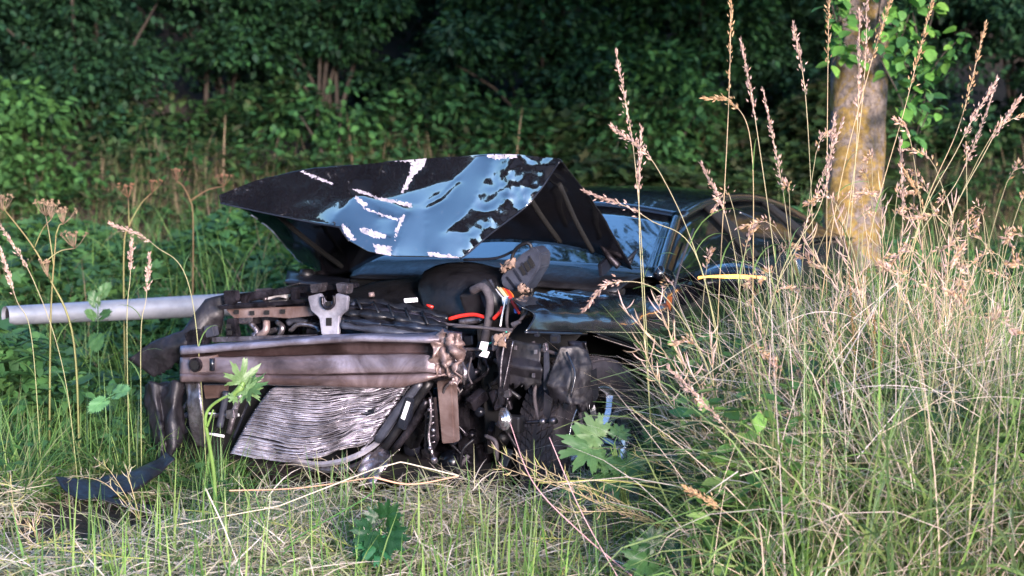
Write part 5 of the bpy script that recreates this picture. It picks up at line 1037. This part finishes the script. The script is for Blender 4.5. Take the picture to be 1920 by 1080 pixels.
# dock with brown seed spikes
def dock(p0, tips_, label):
    p0 = np.array(p0); root = empty('dock_plant', tuple(p0), label=label, cat='dock plant', group='docks with brown seed spikes')
    Bs, Bp = Batch(), Batch()
    for t in tips_:
        t = np.array(t)-p0; P = catmull([p0*0, t*.55+np.array([.02, 0, 0]), t], 26); stem_into(Bs, P, .003, .0015, (.20, .28, .08), (.35, .2, .08)); spikelets(Bp, P, .45, 260, 1.2, .008, [(.30, .15, .04), (.24, .16, .05), (.38, .2, .07)], .3, .014)
    Bs.build('stem', M['leaf'], root); Bp.build('seed_spike', M['straw'], root, kind='stuff')
dock(g_(1600, 980, 6.3), [D(1592, 510, 6.3), D(1640, 590, 6.3), D(1570, 600, 6.35), D(1655, 640, 6.3)], 'tall dock with olive brown seed spikes in the right clump')
dock(g_(1700, 980, 6.4), [D(1712, 640, 6.4), D(1680, 690, 6.4)], 'shorter reddish dock right of the tall one')

# ------------------------------------------------------------------ broad leaves
def lobed(n_lobes=5, teeth=3, ring=4, seed=0, deep=.45, wid=.62):
    """outline of a lobed toothed leaf, base at origin, tip along +Y, with a gently folded blade"""
    rr = random.Random(seed); K = 90; out = []
    for i in range(K+1):
        a = -2.75+5.5*i/K
        r_ = (1-deep)*.62+deep*max(hh*math.exp(-((a-cc)/.27)**2) for cc, hh in ((0, 1.08), (.62, .98), (-.62, .98), (1.25, .86), (-1.25, .86), (1.9, .62), (-1.9, .62))) if deep > .2 else .62+.38*math.cos(a/2)**2
        r_ = (r_+(.12 if deep > .2 else 0))*(1+.10*((i*teeth) % 3-1))*rr.uniform(.93, 1.07)
        out.append((math.sin(a)*r_*wid, .42+math.cos(a)*r_*.58))
    V_ = [(0, .42, 0)]; 
    for q in range(1, ring+1):
        for x, y in out: t = q/ring; V_.append((x*t, .42+(y-.42)*t, 0))
    V_ = np.array(V_, float); V_[:, 2] = .10*np.abs(V_[:, 0])-.25*(V_[:, 1]-.3)**2+.03*np.sin(V_[:, 0]*17)*np.cos(V_[:, 1]*13)
    F = [(0, 1+i, 2+i) for i in range(K)]; n = K+1
    for q in range(ring-1):
        for i in range(K): a = 1+q*n+i; F.append((a, a+n, a+n+1, a+1))
    return V_, F
M['broad'] = None; m, nt, b = newmat('broad_leaf'); M['broad'] = m
a = nt.nodes.new('ShaderNodeAttribute'); a.attribute_name = 'tint'; f_ = ramp(nt, ntex(nt, 9, 4), [(.3, (.75,)*3), (.7, (1.15,)*3)]); mu = nt.nodes.new('ShaderNodeMix'); mu.data_type = 'RGBA'; mu.blend_type = 'MULTIPLY'; mu.inputs[0].default_value = 1
nt.links.new(a.outputs[0], mu.inputs[6]); nt.links.new(f_, mu.inputs[7]); nt.links.new(mu.outputs[2], b.inputs['Base Color']); b.inputs['Roughness'].default_value = .45
t_ = nt.nodes.new('ShaderNodeBsdfTranslucent'); nt.links.new(mu.outputs[2], t_.inputs[0]); mx = nt.nodes.new('ShaderNodeMixShader'); mx.inputs[0].default_value = .3; nt.links.new(b.outputs[0], mx.inputs[1]); nt.links.new(t_.outputs[0], mx.inputs[2]); nt.links.new(mx.outputs[0], nt.nodes['Material Output'].inputs[0])
bump(nt, b, ntex(nt, 28, 4, .6), .5, .004)
def broad(parent, origin, base, tip, side, size, col, seed, deep=.45, nl=5):
    """one leaf between two world points; its blade faces roughly towards side"""
    V_, F = lobed(nl, 2, 4, seed, deep, .36 if deep < .2 else .62); y = np.array(tip)-np.array(base); L = np.linalg.norm(y); y /= L; z = np.array(side, float); z -= y*(z@y); z /= np.linalg.norm(z); x = np.cross(y, z)
    W = (V_[:, :1]*x+V_[:, 1:2]*y+V_[:, 2:]*z)*L*size+np.array(base)-origin; mb = MB(); mb.add(W, F, col); o = mb.build('leaf', M['broad'], parent, True)
    P = [np.array(base)-origin, (np.array(base)+(np.array(tip)-np.array(base))*.42*size)-origin+z*.002, (np.array(base)+(np.array(tip)-np.array(base))*.92*size)-origin-z*.10*L*size]
    MB().add(*tube_geo(catmull(P, 8), np.linspace(.0022, .0006, 8), 5), c=np.array(col)*1.35).build('midrib', M['broad'], o); return o
def weed(name, g0, leaves, label, cat, stem=None, sc=(.22, .34, .10), r=.004):
    g0 = np.array(g0); root = empty(name, tuple(g0), label=label, cat=cat)
    for i, (bp, tp, side, col, dp) in enumerate(leaves):
        bp_, tp_ = D(*bp), D(*tp); broad(root, g0, bp_, tp_, side, 1.0, col, i+len(label), dp)
        if stem is None: MB().add(*tube_geo(catmull([g0*0, (bp_-g0)*.6+np.array([0, 0, .03]), bp_-g0], 8), [r*.8]*8, 5), c=sc).build('leaf_stalk', M['leaf'], root, True)
    if stem is not None:
        P = catmull([p-g0 for p in stem], 30); MB().add(*tube_geo(P, np.linspace(r, r*.55, 30), 10), c=sc).build('stem', M['broad'], root, True)
    return root
LG, MG, DG, YG = (.075, .16, .055), (.045, .115, .035), (.012, .055, .014), (.12, .21, .075)
st = [D(405, 1000, 6.75), D(402, 900, 6.75), D(392, 830, 6.72), D(385, 790, 6.7), D(392, 766, 6.69), D(415, 748, 6.67), D(440, 738, 6.66)]
hg = weed('hogweed_shoot', g_(408, 1010, 6.75), [((446, 742, 6.66), (462, 678, 6.64), (.5, -1, .3), YG, .85), ((448, 738, 6.66), (494, 716, 6.60), (-.3, -.8, .9), LG, .85), ((446, 740, 6.66), (430, 752, 6.62), (0, -1, .2), YG, .6), ((448, 720, 6.65), (482, 744, 6.6), (0, -1, .4), YG, .85)],
     'thick green shoot bent over at the top, frilled leaf in front of the bumper beam', 'hogweed', st, (.17, .29, .07), .0085)
P_ = np.array(hg.location[:]); tube('leaf_sheath', [D(432, 745, 6.66)-P_, D(450, 730, 6.655)-P_, D(456, 716, 6.65)-P_], [.010, .016, .006], M['broad'], hg, 8, 10); tube('side_shoot', [D(388, 800, 6.7)-P_, D(394, 785, 6.69)-P_, D(400, 768, 6.69)-P_], [.006, .003], M['broad'], hg, 6)
for o in hg.children:
    if not o.data.color_attributes: setcol(o.data, np.tile((.17, .29, .07), (len(o.data.vertices), 1)))
weed('hogweed', g_(1190, 1010, 6.5), [((1145, 838, 6.5), (1052, 846, 6.4), (.1, -.7, .7), LG, .6), ((1150, 835, 6.5), (1078, 792, 6.5), (.1, -.8, .6), YG, .6), ((1152, 830, 6.5), (1170, 792, 6.55), (0, -.8, .6), LG, .4), ((1160, 840, 6.5), (1200, 905, 6.4), (.2, -.8, .5), MG, .4),
     ((1210, 850, 6.5), (1290, 800, 6.6), (.2, -.7, .7), MG, .25), ((1205, 880, 6.5), (1260, 940, 6.4), (.1, -.7, .7), DG, .4), ((1150, 845, 6.5), (1110, 880, 6.4), (0, -.8, .5), LG, .4), ((1170, 860, 6.5), (1150, 930, 6.35), (-.3, -.8, .4), MG, .45), ((1230, 900, 6.45), (1330, 880, 6.4), (.5, -.7, .5), MG, .45), ((1100, 900, 6.45), (1060, 930, 6.35), (-.5, -.7, .6), LG, .45), ((1120, 820, 6.55), (1110, 780, 6.6), (.5, -.8, .1), MG, .45)], 'broad pale green lobed leaves standing in front of the front wheel', 'hogweed')
weed('young_hogweed', g_(715, 1075, 6.2), [((712, 985, 6.2), (745, 945, 6.15), (0, -.9, .4), DG, .45), ((712, 985, 6.2), (665, 1015, 6.1), (0, -.9, .4), DG, .45), ((714, 990, 6.2), (755, 1030, 6.1), (0, -.9, .5), DG, .45), ((712, 992, 6.2), (705, 1058, 6.08), (0, -.9, .4), (.025, .13, .045), .45), ((712, 985, 6.2), (690, 948, 6.2), (.3, -.9, .2), DG, .45), ((715, 1010, 6.2), (668, 1050, 6.1), (-.5, -.8, .3), DG, .45), ((716, 1005, 6.2), (765, 990, 6.2), (.6, -.7, .3), DG, .45)],
     'dark glossy lobed leaves low in the mown grass, bottom centre', 'hogweed')
weed('hogweed', g_(1250, 1100, 5.9), [((1240, 1040, 5.9), (1200, 990, 5.9), (0, -.8, .6), DG, .4), ((1240, 1045, 5.9), (1170, 1060, 5.8), (0, -.8, .6), MG, .4), ((1245, 1045, 5.9), (1290, 1010, 5.9), (.2, -.8, .6), DG, .4), ((1245, 1050, 5.9), (1225, 1095, 5.8), (0, -.8, .6), MG, .4)], 'dark lobed leaves at the bottom edge right of centre', 'hogweed')
weed('nettle_shoot', g_(205, 900, 7.2), [((205, 745, 7.2), (168, 768, 7.12), (0, -.8, .6), (.10, .24, .09), .12), ((206, 742, 7.2), (240, 728, 7.15), (.1, -.8, .6), (.09, .22, .09), .12), ((206, 742, 7.2), (212, 716, 7.25), (0, -.7, .7), MG, .12)], 'two pale toothed leaves spread on a shoot left of the torn bumper', 'nettle', [D(205, 860, 7.2), D(206, 800, 7.2), D(206, 742, 7.2)], MG, .003)
weed('nettle_shoot', g_(190, 800, 8.1), [((182, 600, 8.1), (162, 582, 8.05), (0, -.8, .6), LG, .15), ((183, 596, 8.1), (206, 584, 8.05), (0, -.8, .6), MG, .15), ((184, 580, 8.1), (170, 545, 8.1), (0, -.8, .5), MG, .15), ((184, 562, 8.1), (205, 530, 8.1), (0, -.8, .5), LG, .15), ((183, 620, 8.1), (178, 655, 8.0), (0, -.8, .5), MG, .15)], 'leafy shoot standing across the lamp post near its left end', 'nettle', [D(190, 790, 8.1), D(184, 660, 8.1), D(184, 560, 8.1)], MG, .003)
weed('dock_leaves', g_(1760, 1000, 6.1), [((1750, 780, 6.1), (1700, 730, 6.1), (0, -.8, .6), MG, .1), ((1752, 782, 6.1), (1830, 740, 6.1), (0, -.8, .6), MG, .1), ((1752, 790, 6.1), (1800, 830, 6.0), (0, -.7, .7), MG, .1), ((1750, 790, 6.1), (1680, 830, 6.0), (0, -.7, .7), LG, .1), ((1752, 800, 6.1), (1740, 880, 5.95), (0, -.8, .6), MG, .1)], 'broad green leaves deep in the right clump', 'dock plant')

# ------------------------------------------------------------------ dried umbels at the left
def umbel(g0, pts, heads, label, col=(.30, .32, .12), hc=(.34, .24, .16)):
    g0 = np.array(g0); root = empty('dried_umbel', tuple(g0), label=label, cat='dried plant', group='dried umbel stems at the left')
    B = Batch(); P = catmull([p-g0 for p in pts], 30); stem_into(B, P, .0055, .003, col, (.34, .26, .12)); B.build('stem', M['leaf'], root)
    for fx, hp, n_ in heads:
        hp = np.array(hp)-g0; b0 = P[int(fx*29)]; B = Batch(); stem_into(B, catmull([b0, (b0+hp)/2+np.array([0, 0, -.01]), hp-np.array([0, 0, .06])], 8), .0035, .002, col, hc)
        c = hp-np.array([0, 0, .06])
        for q in range(n_):
            a_ = random.uniform(0, 6.28); e = random.uniform(.1, 1.0); t = c+np.array([math.cos(a_)*.06*e, math.sin(a_)*.06*e, .06+random.uniform(-.01, .01)]); stem_into(B, np.array([c, (c+t)/2+np.array([0, 0, -.006]), t]), .0012, .0008, hc, hc)
            d = rng.normal(size=(8, 3))*.4+np.array([0, 0, .6]); B.add(scatter_geo(SPK_V, SPK_F, np.repeat(t[None], 8, 0), rot_from(d, rng.uniform(-3, 3, 8)), np.full(8, .013), tints(8, [hc], .3)))
        B.build('umbel', M['straw'], root)
umbel(g_(150, 900, 7.7), [g_(150, 900, 7.7), D(138, 640, 7.7), D(92, 520, 7.7), D(60, 460, 7.7), D(10, 395, 7.7)], [(.75, D(95, 385, 7.6), 12), (1, D(5, 370, 7.7), 14), (.5, D(88, 492, 7.6), 9), (.62, D(140, 440, 7.8), 16)], 'branched dried umbel plant with thick pale green stem at the left edge')
umbel(g_(90, 850, 7.9), [g_(90, 850, 7.9), D(95, 600, 7.9), D(105, 440, 7.9)], [(1, D(118, 395, 7.9), 18), (.8, D(85, 380, 7.9), 12)], 'slim dried umbel beside the thick branched one')
umbel(g_(235, 760, 9.4), [g_(235, 760, 9.4), D(232, 480, 9.4), D(245, 415, 9.4)], [(1, D(285, 340, 9.5), 8), (.9, D(240, 350, 9.5), 10)], 'dried umbel with brown forked top standing in the nettles', hc=(.25, .13, .08))
umbel(g_(360, 700, 10.5), [g_(360, 700, 10.5), D(362, 420, 10.5), D(355, 370, 10.5)], [(1, D(330, 320, 10.5), 8), (.9, D(420, 330, 10.6), 10)], 'brown forked dry stem in front of the ditch left of the bonnet tip', (.25, .15, .08), (.26, .14, .09))

# ------------------------------------------------------------------ broken straws in front
for pts, r, lb, col in (([(700, 895, 6.5), (770, 908, 6.5), (860, 893, 6.55)], .0045, 'thick pinkish broken straw lying level in front of the radiator', (.72, .42, .28)), ([(860, 892, 6.55), (752, 866, 6.55), (700, 880, 6.5), (520, 950, 6.3), (300, 990, 6.3)], .003, 'long pale straw bent sharply, crossing above the pinkish one', (.75, .66, .5)),
                        ([(430, 920, 6.3), (560, 915, 6.4), (700, 895, 6.5)], .003, 'long reddish straw joining the pinkish one from the left', (.66, .40, .26)), ([(385, 915, 6.2), (420, 990, 6.1), (455, 1080, 6.0)], .0035, 'pale straight straw slanting down in the lower left', (.74, .64, .56)),
                        ([(1185, 1080, 5.9), (1090, 1000, 6.0), (1000, 905, 6.1), (955, 790, 6.3)], .003, 'slender pink stem slanting up left below the front wheel', (.70, .42, .42)), ([(1160, 1085, 5.9), (1090, 960, 6.0), (1030, 820, 6.1)], .0025, 'second slender pink stem, steeper, below the front wheel', (.66, .44, .44)),
                        ([(1600, 1085, 5.9), (1400, 970, 6.0), (1180, 905, 6.2), (1010, 905, 6.3)], .004, 'long yellow stem sprawling left below the front wheel', (.55, .55, .16)), ([(700, 900, 6.4), (690, 930, 6.35), (570, 1000, 6.2), (530, 1040, 6.1)], .004, 'dark green broad grass blade bent over the straw, bottom centre', (.06, .16, .04))):
    P = np.array([D(*p) for p in pts]); o0 = P[0].copy(); B = Batch(); stem_into(B, linear(P-o0, 40) if 'sharply' in lb else catmull(P-o0, 40), r, r*.7, col, col); o = B.build('straw_stem', M['straw'], label=lb, cat='straw'); o.location = tuple(o0)
